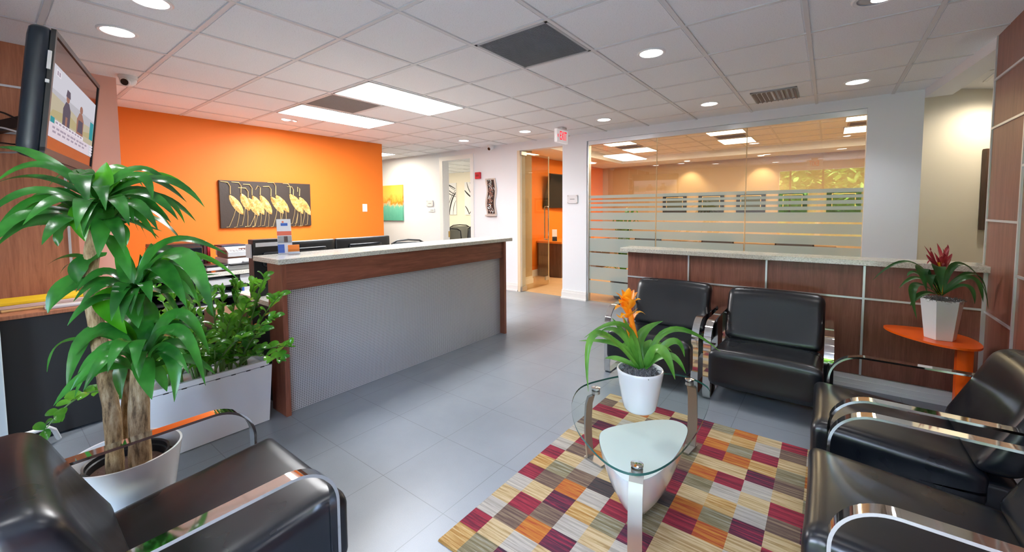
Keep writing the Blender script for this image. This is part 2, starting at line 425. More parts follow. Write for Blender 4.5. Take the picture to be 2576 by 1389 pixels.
YARN = {'C': yarn('cream', (.40, .26, .11), (.60, .45, .24), (.68, .54, .33)), 'G': yarn('gold', (.40, .20, .045), (.58, .36, .13), (.68, .52, .29)),
        'B': yarn('burgundy', (.14, .012, .03), (.30, .02, .045), (.42, .035, .06)), 'P': yarn('plum', (.045, .018, .035), (.12, .02, .05), (.34, .025, .06)),
        'K': yarn('charcoal', (.035, .03, .035), (.07, .06, .06), (.10, .05, .05)), 'N': yarn('taupe', (.12, .07, .06), (.20, .13, .09), (.30, .22, .15)),
        'O': yarn('rust', (.40, .06, .02), (.52, .17, .025), (.60, .26, .05)), 'L': yarn('olive', (.17, .14, .07), (.28, .24, .14), (.38, .37, .30)),
        'S': yarn('silver', (.38, .34, .29), (.50, .46, .41), (.60, .55, .46))}
YKEYS = list(YARN)

# ---------------------------------------------------------------- plant shapes (metres, world)
LEAF_A=[[(0.245, -0.587, 1.445), (0.267, -0.579, 1.516), (0.285, -0.571, 1.59), 0.093], [(0.238, -0.592, 1.461), (0.276, -0.485, 1.57), (0.331, -0.39, 1.511), 0.06], [(0.244, -0.586, 1.469), (0.356, -0.495, 1.54), (0.41, -0.461, 1.439), 0.067], [(0.239, -0.593, 1.437), (0.342, -0.424, 1.529), (0.432, -0.294, 1.409), 0.07], [(0.238, -0.592, 1.445), (0.271, -0.421, 1.55), (0.321, -0.277, 1.431), 0.061], [(0.246, -0.589, 1.413), (0.309, -0.433, 1.463), (0.329, -0.341, 1.34), 0.05], [(0.24, -0.595, 1.397), (0.283, -0.506, 1.396), (0.323, -0.439, 1.275), 0.046], [(0.24, -0.595, 1.389), (0.209, -0.483, 1.345), (0.187, -0.39, 1.303), 0.037], [(0.247, -0.591, 1.373), (0.232, -0.5, 1.355), (0.241, -0.413, 1.277), 0.034], [(0.232, -0.596, 1.461), (0.297, -0.645, 1.534), (0.421, -0.644, 1.414), 0.095], [(0.226, -0.602, 1.445), (0.31, -0.653, 1.382), (0.428, -0.661, 1.284), 0.101], [(0.232, -0.598, 1.437), (0.347, -0.604, 1.374), (0.424, -0.63, 1.222), 0.102], [(0.206, -0.616, 1.461), (0.084, -0.733, 1.611), (-0.024, -0.843, 1.645), 0.066], [(0.212, -0.611, 1.461), (0.156, -0.729, 1.575), (0.093, -0.852, 1.5), 0.068], [(0.207, -0.617, 1.445), (0.003, -0.732, 1.537), (-0.194, -0.858, 1.503), 0.049], [(0.207, -0.617, 1.437), (0.144, -0.736, 1.429), (0.054, -0.87, 1.309), 0.081], [(0.211, -0.614, 1.437), (-0.051, -0.742, 1.49), (-0.246, -0.84, 1.421), 0.043], [(0.209, -0.62, 1.381), (0.128, -0.686, 1.326), (0.112, -0.704, 1.254), 0.071], [(0.21, -0.632, 1.205), (0.103, -0.679, 1.211), (0.006, -0.728, 1.174), 0.042], [(0.257, -0.585, 1.349), (0.312, -0.545, 1.324), (0.331, -0.535, 1.255), 0.058], [(0.258, -0.588, 1.301), (0.346, -0.56, 1.239), (0.415, -0.544, 1.124), 0.073], [(0.245, -0.588, 1.429), (0.346, -0.545, 1.444), (0.419, -0.524, 1.346), 0.057], [(0.232, -0.598, 1.437), (0.249, -0.544, 1.519), (0.261, -0.507, 1.509), 0.081], [(0.216, -0.611, 1.429), (0.074, -0.645, 1.497), (-0.035, -0.681, 1.382), 0.056], [(0.227, -0.604, 1.413), (0.111, -0.634, 1.447), (0.036, -0.654, 1.348), 0.082], [(0.268, -0.586, 1.221), (0.237, -0.655, 1.185), (0.267, -0.671, 1.11), 0.095], [(0.26, -0.598, 1.141), (0.205, -0.698, 1.109), (0.207, -0.75, 1.004), 0.091], [(0.235, -0.617, 1.141), (0.09, -0.656, 1.183), (-0.027, -0.694, 1.127), 0.04], [(0.238, -0.592, 1.445), (0.11, -0.507, 1.588), (0.046, -0.42, 1.508), 0.069], [(0.219, -0.607, 1.445), (-0.001, -0.629, 1.569), (-0.23, -0.695, 1.507), 0.061], [(0.223, -0.604, 1.453), (0.032, -0.603, 1.569), (-0.131, -0.617, 1.533), 0.068], [(0.239, -0.594, 1.413), (0.154, -0.48, 1.492), (0.166, -0.334, 1.415), 0.059]]
LEAF_B=[[(0.352, -0.534, 1.052), (0.329, -0.542, 1.172), (0.295, -0.562, 1.272), 0.08], [(0.358, -0.528, 1.068), (0.366, -0.479, 1.184), (0.344, -0.461, 1.261), 0.068], [(0.369, -0.516, 1.116), (0.438, -0.417, 1.273), (0.595, -0.272, 1.212), 0.065], [(0.37, -0.516, 1.108), (0.457, -0.372, 1.213), (0.578, -0.23, 1.102), 0.05], [(0.37, -0.517, 1.1), (0.569, -0.424, 1.224), (0.734, -0.371, 0.999), 0.115], [(0.37, -0.517, 1.092), (0.473, -0.467, 1.175), (0.593, -0.414, 1.014), 0.104], [(0.37, -0.517, 1.1), (0.294, -0.427, 1.225), (0.279, -0.328, 1.18), 0.078], [(0.339, -0.543, 1.06), (0.419, -0.541, 1.022), (0.485, -0.541, 0.944), 0.088], [(0.376, -0.512, 1.092), (0.407, -0.415, 1.147), (0.449, -0.337, 1.004), 0.083], [(0.333, -0.548, 1.068), (0.322, -0.6, 1.035), (0.425, -0.564, 0.917), 0.123], [(0.364, -0.523, 1.076), (0.301, -0.485, 1.113), (0.216, -0.475, 1.208), 0.067], [(0.376, -0.512, 1.092), (0.352, -0.391, 1.105), (0.395, -0.244, 1.107), 0.044], [(0.352, -0.533, 1.068), (0.224, -0.558, 1.115), (0.125, -0.58, 1.075), 0.06], [(0.365, -0.524, 1.06), (0.347, -0.475, 0.966), (0.281, -0.477, 0.853), 0.073], [(0.377, -0.513, 1.068), (0.313, -0.426, 1.037), (0.266, -0.358, 0.911), 0.061]]
LEAF_C=[[(0.385, -0.526, 0.819), (0.282, -0.639, 0.918), (0.245, -0.718, 0.706), 0.101], [(0.388, -0.525, 0.803), (0.279, -0.621, 0.824), (0.213, -0.696, 0.653), 0.061], [(0.385, -0.526, 0.819), (0.383, -0.595, 0.846), (0.388, -0.654, 0.767), 0.087], [(0.392, -0.522, 0.803), (0.333, -0.555, 0.767), (0.251, -0.618, 0.615), 0.074], [(0.4, -0.515, 0.811), (0.503, -0.535, 0.792), (0.612, -0.537, 0.697), 0.095], [(0.41, -0.507, 0.811), (0.542, -0.46, 0.826), (0.603, -0.471, 0.66), 0.078], [(0.41, -0.506, 0.819), (0.509, -0.423, 0.914), (0.601, -0.369, 0.689), 0.071], [(0.413, -0.504, 0.827), (0.452, -0.407, 0.968), (0.515, -0.326, 0.79), 0.079], [(0.4, -0.514, 0.827), (0.283, -0.529, 0.9), (0.172, -0.55, 0.989), 0.099], [(0.416, -0.501, 0.827), (0.401, -0.437, 0.915), (0.428, -0.361, 0.889), 0.066], [(0.379, -0.532, 0.795), (0.344, -0.575, 0.76), (0.361, -0.582, 0.644), 0.067], [(0.282, -0.602, 0.855), (0.101, -0.706, 0.861), (0.017, -0.752, 0.728), 0.029], [(0.4, -0.514, 0.827), (0.299, -0.481, 0.908), (0.251, -0.43, 0.942), 0.077], [(0.413, -0.505, 0.803), (0.416, -0.474, 0.728), (0.415, -0.452, 0.644), 0.059], [(0.378, -0.53, 0.835), (0.166, -0.584, 0.893), (-0.003, -0.633, 0.839), 0.067], [(0.405, -0.509, 0.835), (0.287, -0.509, 0.947), (0.085, -0.595, 0.951), 0.1]]
CANE=[(0.323, -0.608, 0.347), (0.307, -0.604, 0.563), (0.275, -0.615, 0.756), (0.24, -0.626, 0.964), (0.22, -0.63, 1.125), (0.224, -0.615, 1.285), (0.232, -0.597, 1.445)]
CANE2=[(0.428, -0.549, 0.391), (0.417, -0.541, 0.62), (0.419, -0.525, 0.826)]
CANE3=[(0.265, -0.572, 0.417), (0.242, -0.544, 0.691), (0.256, -0.517, 0.909), (0.313, -0.511, 1.085)]
ZZ=[((-0.507, 0.128, 0.37), (0.025, 0.163, 0.892)), ((-0.483, 0.125, 0.37), (-0.133, 0.149, 0.985)), ((-0.437, 0.073, 0.37), (0.122, 0.166, 0.608)), ((-0.548, 0.139, 0.37), (-0.235, 0.131, 0.94)), ((-0.503, 0.035, 0.37), (-0.369, 0.089, 0.907)), ((-0.371, -0.011, 0.37), (-0.332, -0.009, 0.902)), ((-0.399, -0.018, 0.37), (-0.508, -0.02, 0.883)), ((-0.435, -0.204, 0.37), (-0.517, -0.216, 0.89)), ((-0.436, -0.145, 0.37), (-0.648, -0.252, 0.905)), ((-0.456, -0.092, 0.37), (-0.441, -0.161, 0.842)), ((-0.429, -0.09, 0.37), (-0.628, -0.05, 0.874)), ((-0.414, 0.038, 0.37), (-0.103, 0.036, 0.851)), ((-0.496, 0.027, 0.37), (0.067, 0.111, 0.779)), ((-0.394, -0.021, 0.37), (-0.174, -0.024, 0.771)), ((-0.421, -0.135, 0.37), (-0.287, -0.24, 0.732)), ((-0.421, 0.083, 0.37), (0.084, 0.044, 0.718)), ((-0.479, -0.074, 0.37), (-0.162, -0.147, 0.686)), ((-0.47, -0.113, 0.37), (-0.17, -0.22, 0.637)), ((-0.392, -0.067, 0.37), (-0.003, -0.026, 0.685)), ((-0.526, 0.049, 0.37), (0.136, 0.11, 0.551)), ((-0.376, 0.023, 0.37), (-0.582, 0.041, 0.772)), ((-0.437, -0.084, 0.37), (-0.835, -0.081, 0.895)), ((-0.459, 0.124, 0.37), (-0.395, 0.183, 0.745)), ((-0.487, -0.218, 0.37), (-0.377, -0.305, 0.799)), ((-0.4, -0.46, 0.37), (-0.338, -0.749, 0.365)), ((-0.427, 0.135, 0.37), (-0.503, 0.111, 0.902)), ((-0.396, -0.046, 0.37), (-0.066, -0.141, 0.636)), ((-0.429, -0.267, 0.37), (-0.192, -0.302, 0.612))]
BROM1=[[(1.881, 1.014, 0.628), (1.823, 0.947, 0.837), (1.684, 0.811, 0.788), 0.027], [(1.878, 1.012, 0.628), (1.787, 0.987, 0.723), (1.619, 0.883, 0.742), 0.029], [(1.876, 1.009, 0.618), (1.746, 0.81, 0.819), (1.752, 0.721, 0.581), 0.031], [(1.881, 1.014, 0.628), (1.774, 1.018, 0.773), (1.678, 0.995, 0.771), 0.031], [(1.89, 1.021, 0.628), (1.853, 1.077, 0.752), (1.928, 1.191, 0.823), 0.046], [(1.881, 1.014, 0.628), (1.719, 1.048, 0.724), (1.614, 1.068, 0.714), 0.031], [(1.901, 1.029, 0.628), (1.985, 1.144, 0.799), (2.173, 1.305, 0.684), 0.031], [(1.901, 1.029, 0.628), (1.999, 1.099, 0.755), (2.052, 1.124, 0.685), 0.034], [(1.896, 1.026, 0.628), (1.974, 1.002, 0.738), (2.048, 0.989, 0.619), 0.05], [(1.897, 1.025, 0.622), (2.001, 1.036, 0.706), (2.08, 1.041, 0.638), 0.034], [(1.881, 1.014, 0.622), (1.795, 1.068, 0.723), (1.703, 1.081, 0.828), 0.034], [(1.89, 1.021, 0.628), (1.874, 1.104, 0.689), (1.88, 1.172, 0.723), 0.05], [(1.882, 1.013, 0.618), (1.789, 0.983, 0.656), (1.722, 0.957, 0.655), 0.027], [(1.886, 1.017, 0.628), (1.838, 1.063, 0.713), (1.76, 1.052, 0.7), 0.038], [(1.893, 1.023, 0.628), (1.907, 1.153, 0.702), (1.954, 1.261, 0.651), 0.031], [(1.887, 1.019, 0.628), (1.84, 1.006, 0.748), (1.803, 0.996, 0.862), 0.038]]
STALK1=[(1.887, 1.019, 0.628), (1.859, 1.007, 0.771), (1.832, 0.995, 0.886), (1.815, 0.988, 0.972)]
FLOW1=[[(1.819, 0.985, 0.886), (1.804, 0.953, 0.925), (1.785, 0.923, 0.913), 0.038], [(1.819, 0.984, 0.876), (1.791, 0.984, 0.862), (1.767, 0.983, 0.879), 0.023], [(1.831, 0.987, 0.781), (1.855, 1.013, 0.882), (1.892, 1.041, 0.882), 0.029], [(1.817, 0.984, 0.896), (1.809, 0.958, 0.938), (1.798, 0.937, 0.965), 0.046], [(1.815, 0.984, 0.92), (1.797, 0.959, 0.969), (1.78, 0.938, 0.995), 0.033], [(1.818, 0.987, 0.92), (1.803, 0.993, 0.964), (1.788, 0.995, 1.001), 0.036], [(1.819, 0.988, 0.92), (1.827, 0.982, 0.969), (1.832, 0.979, 1.016), 0.042], [(1.822, 0.99, 0.92), (1.831, 1.022, 0.958), (1.847, 1.052, 0.985), 0.036], [(1.824, 0.991, 0.913), (1.857, 0.996, 0.951), (1.882, 1.001, 0.961), 0.038], [(1.822, 0.99, 0.915), (1.826, 1.019, 0.962), (1.833, 1.042, 0.997), 0.033], [(1.82, 0.987, 0.905), (1.817, 0.95, 0.95), (1.811, 0.92, 0.949), 0.038], [(1.822, 0.988, 0.896), (1.844, 0.97, 0.935), (1.853, 0.954, 0.969), 0.046], [(1.82, 0.986, 0.896), (1.826, 0.965, 0.945), (1.826, 0.946, 0.98), 0.046], [(1.833, 0.987, 0.771), (1.814, 0.977, 0.829), (1.799, 0.97, 0.886), 0.038], [(1.822, 0.986, 0.867), (1.849, 0.978, 0.892), (1.876, 0.981, 0.924), 0.031], [(1.819, 0.984, 0.867), (1.824, 0.952, 0.894), (1.815, 0.918, 0.88), 0.027]]
BROM2=[[(3.138, 2.741, 0.843), (2.99, 2.642, 1.048), (2.807, 2.493, 0.938), 0.025], [(3.134, 2.738, 0.843), (3.037, 2.71, 0.968), (2.985, 2.694, 0.953), 0.035], [(3.134, 2.738, 0.843), (3.033, 2.667, 0.948), (2.94, 2.591, 0.887), 0.03], [(3.134, 2.738, 0.843), (3.004, 2.567, 0.91), (3.015, 2.51, 0.72), 0.04], [(3.131, 2.735, 0.843), (3.05, 2.636, 0.855), (2.99, 2.56, 0.787), 0.035], [(3.138, 2.741, 0.848), (3.04, 2.602, 1.019), (3.059, 2.556, 0.882), 0.065], [(3.146, 2.747, 0.848), (3.113, 2.644, 1.032), (3.123, 2.58, 0.878), 0.065], [(3.15, 2.75, 0.848), (3.227, 2.823, 1.034), (3.369, 2.922, 0.896), 0.04], [(3.15, 2.75, 0.843), (3.308, 2.88, 0.971), (3.405, 3.017, 0.746), 0.035], [(3.146, 2.747, 0.843), (3.272, 2.776, 0.957), (3.328, 2.758, 0.82), 0.045], [(3.15, 2.75, 0.843), (3.251, 2.741, 0.911), (3.283, 2.698, 0.813), 0.035], [(3.15, 2.75, 0.843), (3.317, 2.923, 0.941), (3.405, 3.02, 0.735), 0.035], [(3.146, 2.747, 0.848), (3.075, 2.604, 0.985), (3.077, 2.533, 0.899), 0.055]]
FLOW2=[[(3.134, 2.747, 0.972), (3.109, 2.733, 1.047), (3.056, 2.7, 1.151), 0.03], [(3.134, 2.748, 0.997), (3.089, 2.718, 1.059), (3.068, 2.705, 1.097), 0.035], [(3.134, 2.748, 0.997), (3.137, 2.757, 1.071), (3.119, 2.749, 1.166), 0.055], [(3.138, 2.751, 0.997), (3.166, 2.781, 1.096), (3.172, 2.79, 1.158), 0.035], [(3.138, 2.751, 0.997), (3.177, 2.786, 1.059), (3.196, 2.803, 1.101), 0.035], [(3.134, 2.747, 0.972), (3.098, 2.726, 1.072), (3.086, 2.722, 1.141), 0.035], [(3.138, 2.75, 0.972), (3.158, 2.77, 1.046), (3.149, 2.77, 1.133), 0.04], [(3.135, 2.746, 0.947), (3.099, 2.725, 1.047), (3.074, 2.705, 1.035), 0.025], [(3.139, 2.749, 0.947), (3.178, 2.786, 1.046), (3.186, 2.795, 1.083), 0.03], [(3.131, 2.743, 0.948), (3.133, 2.75, 1.022), (3.107, 2.736, 1.109), 0.045]]
STALK2=[(3.142, 2.744, 0.848), (3.139, 2.749, 0.947), (3.132, 2.751, 1.047)]
# ================================================================ THE SETTING
YB = 4.70            # back wall face
struct(B().box(-7.2, 6.4, -2.25, 4.78, -.1, 0).build('floor', M_FLOOR), 'grey square tile floor of the reception area', 'floor')
struct(B().box(-2.6, 5.6, 4.78, 9.8, -.1, 0).build('floor', W_FLOOR), 'blond wood floor of the room behind the glass', 'floor')
struct(B().box(-7.2, -2.6, 4.78, 8.2, -.1, 0).build('floor', M_FLOOR), 'floor of the white room behind the white doorway', 'floor')

ceil = struct(B().box(-7.2, 6.4, -2.25, 4.78, CZ, CZ+.1).build('ceiling', M_CEIL), 'white speckled suspended ceiling of the reception', 'ceiling')
g = B()
for i in range(-11, 11):
    if i*T > -7.1: g.box(i*T-.012, i*T+.012, -2.2, YB, CZ-.009, CZ+.01)
for j in range(-3, 8):
    g.box(-7.1, 6.3, j*T-.012, j*T+.012, CZ-.008, CZ+.01)
g.build('ceiling_grid', M_CBAR, ceil)
g = B()          # raised tile faces inside the grid give each tile its lit lip
for i in range(-11, 10):
    for j in range(-4, 7):
        g.box(i*T+.022, i*T+T-.022, j*T+.022, j*T+T-.022, CZ-.005, CZ+.01)
g.build('ceiling_tiles', M_CEIL, ceil)

b = B()
def wall_seg(x0, x1, z0, z1): b.box(x0, x1, YB, YB+.14, z0, z1)
wall_seg(-7.2, -3.42, 0, CZ); wall_seg(-3.42, -2.68, 2.35, CZ); wall_seg(-2.68, -1.545, 0, CZ); wall_seg(-1.545, -.73, 2.385, CZ)
wall_seg(-.73, -.313, 0, CZ); wall_seg(-.313, 2.863, 2.41, CZ); wall_seg(2.863, 3.276, 0, CZ)
struct(b.build('wall_back', M_WHITE), 'white wall with two doorways and the long glass partition', 'wall')
struct(B().box(-3.62, -3.445, -.2, 3.335, 0, CZ).build('wall_left', M_ORANGE), 'bright orange accent wall behind the reception desk', 'wall')
struct(B().box(-3.7, -2.2, -.9, -.128, 0, CZ).build('wall_stub', M_BOUNCE), 'white wall stub behind the television, coloured with orange bounce light', 'wall')
struct(B().box(-7.2, -7.1, -2.2, 4.78, 0, CZ).build('wall_far_left', M_CREAM), 'cream end wall of the side corridor', 'wall')
struct(B().box(-7.2, -3.62, -.3, -.2, 0, CZ).build('wall_side', M_CREAM), 'cream side wall of the corridor', 'wall')
# wood clad wall on the left, with metal strips
wl = struct(B().box(-2.2, -1.765, -2.2, -.45, 0, CZ).build('wall_left_wood', W_LEFT), 'wood veneer wall behind the television, with bounce light in its colour', 'wall')
s = B()
for z in (2.232, 1.923, 1.324, .62): s.box(-1.768, -1.759, -2.2, -.45, z-.007, z+.007)
for y in (-.497, -1.12, -1.74): s.box(-1.768, -1.758, y-.007, y+.007, 0, CZ)
s.build('metal_strips', M_ALU, wl)
# wood clad wall on the right
wr = struct(B().box(3.43, 3.58, -2.2, 3.262, 0, CZ).build('wall_right', W_HALF), 'wood veneer panelled wall at the right with silver strips', 'wall')
s = B()
for z in (2.229, 1.912, 1.301, .69): s.box(3.421, 3.434, 2.665, 3.262, z-.007, z+.007)
for z in (2.229, 1.62, 1.0, .38): s.box(3.421, 3.434, -2.2, 2.665, z-.007, z+.007)
for y in (2.665, 2.05, 1.43, .81, .19): s.box(3.420, 3.434, y-.008, y+.008, 0, CZ)
s.build('metal_strips', M_ALU, wr)
B().box(3.422, 3.582, 3.262, 3.276, 0, CZ).build('edge_strip', M_ALU, wr)
# beam and cream corridor on the right
bm_ = B(); bm_.prism([(3.276, 4.705), (3.43, 3.277), (3.58, 3.277), (3.46, 4.705)], 2.44, CZ)
struct(bm_.build('trim_1', M_WHITE), 'white ceiling beam between the right wall and the back wall', 'beam')
b = B(); d = Vector((.793, .609, 0)); n = Vector((.609, -.793, 0)); p0 = Vector((3.276, 4.705, 0))
q = [p0, p0+d*3.4, p0+d*3.4-n*.12, p0-n*.12]
b.prism([(v.x, v.y) for v in q], 0, CZ)
struct(b.build('wall_far_right', M_CREAM), 'cream angled wall beyond the half wall', 'wall')
struct(B().box(6.0, 6.1, 2.5, 6.9, 0, CZ).build('wall_end_right', M_CREAM), 'cream end wall of the right corridor', 'wall')
struct(B().box(3.58, 6.1, 2.4, 2.5, 0, CZ).build('wall_corridor_right', M_CREAM), 'cream side wall of the right corridor', 'wall')
struct(B().box(3.2, 6.4, 4.78, 7.0, CZ, CZ+.1).build('ceiling', M_CEIL), 'ceiling of the right corridor', 'ceiling')

# half wall in front of the glass
hw = struct(B().box(.945, 3.43, 3.19, 3.36, .105, .955).build('wall_half', W_HALF), 'wood veneer half wall with silver strips and granite cap', 'half wall')
s = B()
s.box(.94, 3.43, 3.183, 3.192, .693, .707)
for x in (1.54, 2.17, 2.806): s.box(x-.007, x+.007, 3.182, 3.192, .105, .955)
s.box(3.41, 3.43, 3.180, 3.192, .105, .955)
s.build('metal_strips', M_ALU, hw)
B().box(.88, 3.485, 3.135, 3.41, .955, .997, .004).build('granite_cap', M_GRAN, hw)
k = B(); k.box(.94, 3.43, 3.178, 3.365, 0, .10); k.box(.94, 3.43, 3.172, 3.37, 0, .065); k.box(.94, 3.43, 3.168, 3.374, 0, .03)
struct(k.build('baseboard_half', M_TRIM), 'white baseboard under the half wall', 'baseboard')

# baseboards of the back wall
def baseb(name, x0, x1, lab):
    k = B(); k.box(x0, x1, YB-.014, YB, 0, .135); k.box(x0, x1, YB-.022, YB, 0, .10); k.box(x0, x1, YB-.034, YB, 0, .022)
    struct(k.build(name, M_TRIM), lab, 'baseboard')
baseb('baseboard_back', -2.60, -1.60, 'white baseboard left of the glass door')
k = B()
for h, t_ in ((.135, .014), (.10, .022), (.022, .034)): k.box(-.73-t_*.3, -.313+t_*.3, YB-t_, YB, 0, h)
struct(k.build('baseboard_column', M_TRIM), 'white baseboard of the column beside the glass door', 'baseboard')
baseb('baseboard_right', 2.87, 3.27, 'white baseboard right of the glass partition')

# white doorway (door 1) with casing and half open leaf edge
dr = struct(B().box(-3.505, -3.42, YB-.018, YB, 0, 2.43).box(-2.68, -2.60, YB-.018, YB, 0, 2.43).box(-3.42, -2.68, YB-.018, YB, 2.35, 2.43)
            .box(-3.432, -3.41, YB-.005, YB+.145, 0, 2.35).box(-2.69, -2.668, YB-.005, YB+.145, 0, 2.35).build('door_1', M_TRIM), 'white casing of the open doorway to the white room', 'doorway')
B().box(-3.412, -3.402, YB+.11, YB+.144, .86, .98).build('strike_plate', M_BRASS, dr)

# glass door (door 2), swung inwards
d2 = struct(B().box(-1.60, -1.545, YB-.016, YB, 0, 2.385).build('door_2', plain('pale_tan_jamb', (.80, .66, .48), .5)), 'open frameless glass door in the doorway right of the metal wall art', 'door')
g = B(); g.box(-1.532, -1.520, YB+.02, YB+.85, .012, 2.365); g.build('door_glass', G_DOOR, d2)
B().box(-1.534, -1.518, YB+.846, YB+.8535, .012, 2.365).build('glass_edge', plain('pale_glass_edge', (.78, .62, .36), .12), d2)
cl = B(); cl.box(-1.542, -1.512, YB+.0, YB+.14, 2.31, 2.372, .002); cl.box(-1.542, -1.512, YB+.0, YB+.14, .005, .085, .002); cl.build('pivot_clamp', M_STEEL, d2)
B().box(-1.545, -1.508, YB+.74, YB+.85, .095, .165, .002).build('lock_clamp', M_STEEL, d2)
for sx in (-1, 1):
    x = -1.526+sx*.042
    B().tube([(-1.526+sx*.006, YB+.78, .85), (x, YB+.78, .85), (x, YB+.78, .88), (x, YB+.78, 1.42), (x, YB+.78, 1.45), (-1.526+sx*.006, YB+.78, 1.45)], .012, 10).build('pull_handle', M_CHROME, d2, True)
# long glass partition: three panes, header channel, side channels, frosted film bands
wn_ = struct(B().box(-.313, 2.863, YB+.03, YB+.11, 2.352, 2.41).box(-.313, -.290, YB+.02, YB+.10, 0, 2.352).build('window_1', M_ALU), 'long frameless glass partition with frosted bands', 'window')
for x0, x1 in ((-.288, .709), (.717, 1.775), (1.783, 2.862)):
    B().box(x0, x1, YB+.045, YB+.057, .004, 2.352).build('glass_pane', G_PART, wn_)
j = B()
for x in (.713, 1.779): j.box(x-.004, x+.004, YB+.045, YB+.057, .004, 2.352)
j.build('pane_joint', plain('amber_glass_joint', (.62, .48, .28), .15), wn_)
gaps = [1.545, 1.487, 1.422, 1.357, 1.228, 1.098, .974, .754, .54, .33]
f = B(); top = 1.60
for z in gaps+[.126]:
    h = .011 if z < 1.3 else .013
    zlo = z+(h if z > .2 else 0)
    for x0, x1 in ((-.286, .705), (.721, 1.771), (1.787, 2.858)): f.face([(x0, YB+.0435, zlo), (x1, YB+.0435, zlo), (x1, YB+.0435, top), (x0, YB+.0435, top)])
    top = z-h
f.build('frosted_film', M_FROST, wn_)

# wall behind the camera, with the entrance window seen in the glass
b = B()
for x0, x1, z0, z1 in ((-2.2, 1.48, 0, CZ), (1.48, 3.32, 2.40, CZ), (3.32, 3.58, 0, CZ)): b.box(x0, x1, -2.25, -2.1, z0, z1)
struct(b.build('wall_front', M_WHITE), 'white wall behind the viewer around the entrance window', 'wall')
w2 = struct(B().box(1.48, 1.56, -2.2, -2.09, 0, 2.4).box(3.25, 3.32, -2.2, -2.09, 0, 2.4).box(1.56, 3.25, -2.2, -2.09, 2.33, 2.4)
            .build('window_2', M_TRIM), 'tall entrance window onto the trees', 'window')
B().box(1.775, 1.815, -2.19, -2.10, 0, 2.33).box(2.43, 2.47, -2.19, -2.10, 0, 2.33).build('mullion', plain('bronze_mullion', (.13, .08, .05), .4), w2)
for x0, x1 in ((1.56, 1.775), (1.815, 2.43), (2.47, 3.25)): B().box(x0, x1, -2.155, -2.147, 0, 2.33).build('glass_pane', G_WIN, w2)
struct(B().box(-8, 12, -6.6, -2.25, -.3, -.02).build('ground', plain('bounce_concrete_walk', (.62, .60, .56), .8)), 'added pale concrete walk bouncing sunlight indoors, outside the entrance window', 'ground')  # pale slab added to bounce sunlight up to the ceiling
struct(B().box(-30, 34, -42, -6.6, -.3, -.12).build('ground', plain('lawn_green', (.10, .19, .04), .9)), 'green lawn outside the entrance window', 'ground')
sun = light('sun', 'SUN', (0, 0, 20), 45.0, (1, .95, .86), aim=(.25, -.75, -.85)); sun.data.angle = .01
sun['label'] = 'sun shining on the trees outside the entrance'; sun['category'] = 'sun'
pt = light('window_portal', 'AREA', (2.405, -2.12, 1.17), 1.0, (1, 1, 1), size=1.69, size_y=2.33, aim=(0, 1, 0)); pt.data.cycles.is_portal = True
pt['label'] = 'daylight opening of the entrance window'; pt['category'] = 'light'

# room behind the glass
struct(B().box(-2.45, -2.3, 5.52, 9.8, 0, 2.7).build('wall_conference_left', M_ORANGE2), 'deep orange side wall of the room behind the glass', 'wall')
struct(B().box(-2.45, -1.88, 4.84, 5.52, 0, 2.7).build('wall_conference_stub', M_TAN), 'tan wall return beside the open glass door', 'wall')
struct(B().box(-2.45, 5.6, 9.5, 9.65, 0, 2.8).build('wall_conference_back', M_TAN), 'tan back wall of the room behind the glass', 'wall')
struct(B().box(5.4, 5.6, 6.4, 9.65, 0, 2.8).build('wall_conference_right', M_TAN), 'tan right wall of the room behind the glass', 'wall')
struct(B().box(3.28, 3.40, 5.02, 6.6, 0, 2.8).build('wall_conference_return', M_TAN), 'tan wall return right of the glass', 'wall')
k = B(); k.box(-1.88, -1.864, 4.84, 5.52, 0, .135); k.box(-1.88, -1.86, 4.84, 5.535, 0, .09); k.box(-2.3, -2.284, 5.54, 6.5, 0, .135)
struct(k.build('baseboard_conference', M_TRIM), 'white baseboard inside the room with the glass door', 'baseboard')
CC = 2.64
cc = struct(B().box(-2.45, 5.6, 4.84, 9.65, CC, CC+.1).build('ceiling', M_CEIL), 'tiled ceiling of the room behind the glass', 'ceiling')
g = B()
for i in range(-4, 10): g.box(i*T-.012, i*T+.012, 4.84, 8.9, CC-.008, CC+.01)
for jn in range(8, 15): g.box(-2.4, 5.5, jn*T-.012, jn*T+.012, CC-.007, CC+.01)
g.build('ceiling_grid', M_CBAR, cc)
struct(B().box(-2.3, 5.4, 8.75, 9.5, 2.50, CC).box(-2.3, -1.45, 4.84, 8.75, 2.50, CC).build('trim_2', M_WHITE), 'dropped soffit along the walls of the room behind the glass', 'soffit')
# white room behind the white doorway
struct(B().box(-7.2, -2.45, 7.4, 7.5, 0, 2.6).build('wall_white_room_back', M_CREAM), 'white back wall of the room behind the white doorway', 'wall')
struct(B().box(-2.6, -2.452, 4.84, 7.5, 0, 2.6).build('wall_white_room_right', M_WHITE), 'white right wall of the room behind the white doorway', 'wall')
struct(B().box(-7.2, -7.1, 4.84, 7.5, 0, 2.6).build('wall_white_room_left', M_WHITE), 'white left wall of the room behind the white doorway', 'wall')
wc = struct(B().box(-7.2, -2.6, 4.84, 7.5, 2.45, 2.55).build('ceiling', M_CEIL), 'ceiling of the white room behind the white doorway', 'ceiling')
g = B()
for i in range(-11, -4): g.box(i*T-.012, i*T+.012, 4.84, 7.4, 2.442, 2.46)
for jn in (8, 9, 10, 11, 12): g.box(-7.1, -2.6, jn*T-.012, jn*T+.012, 2.443, 2.46)
g.build('ceiling_grid', M_CBAR, wc)

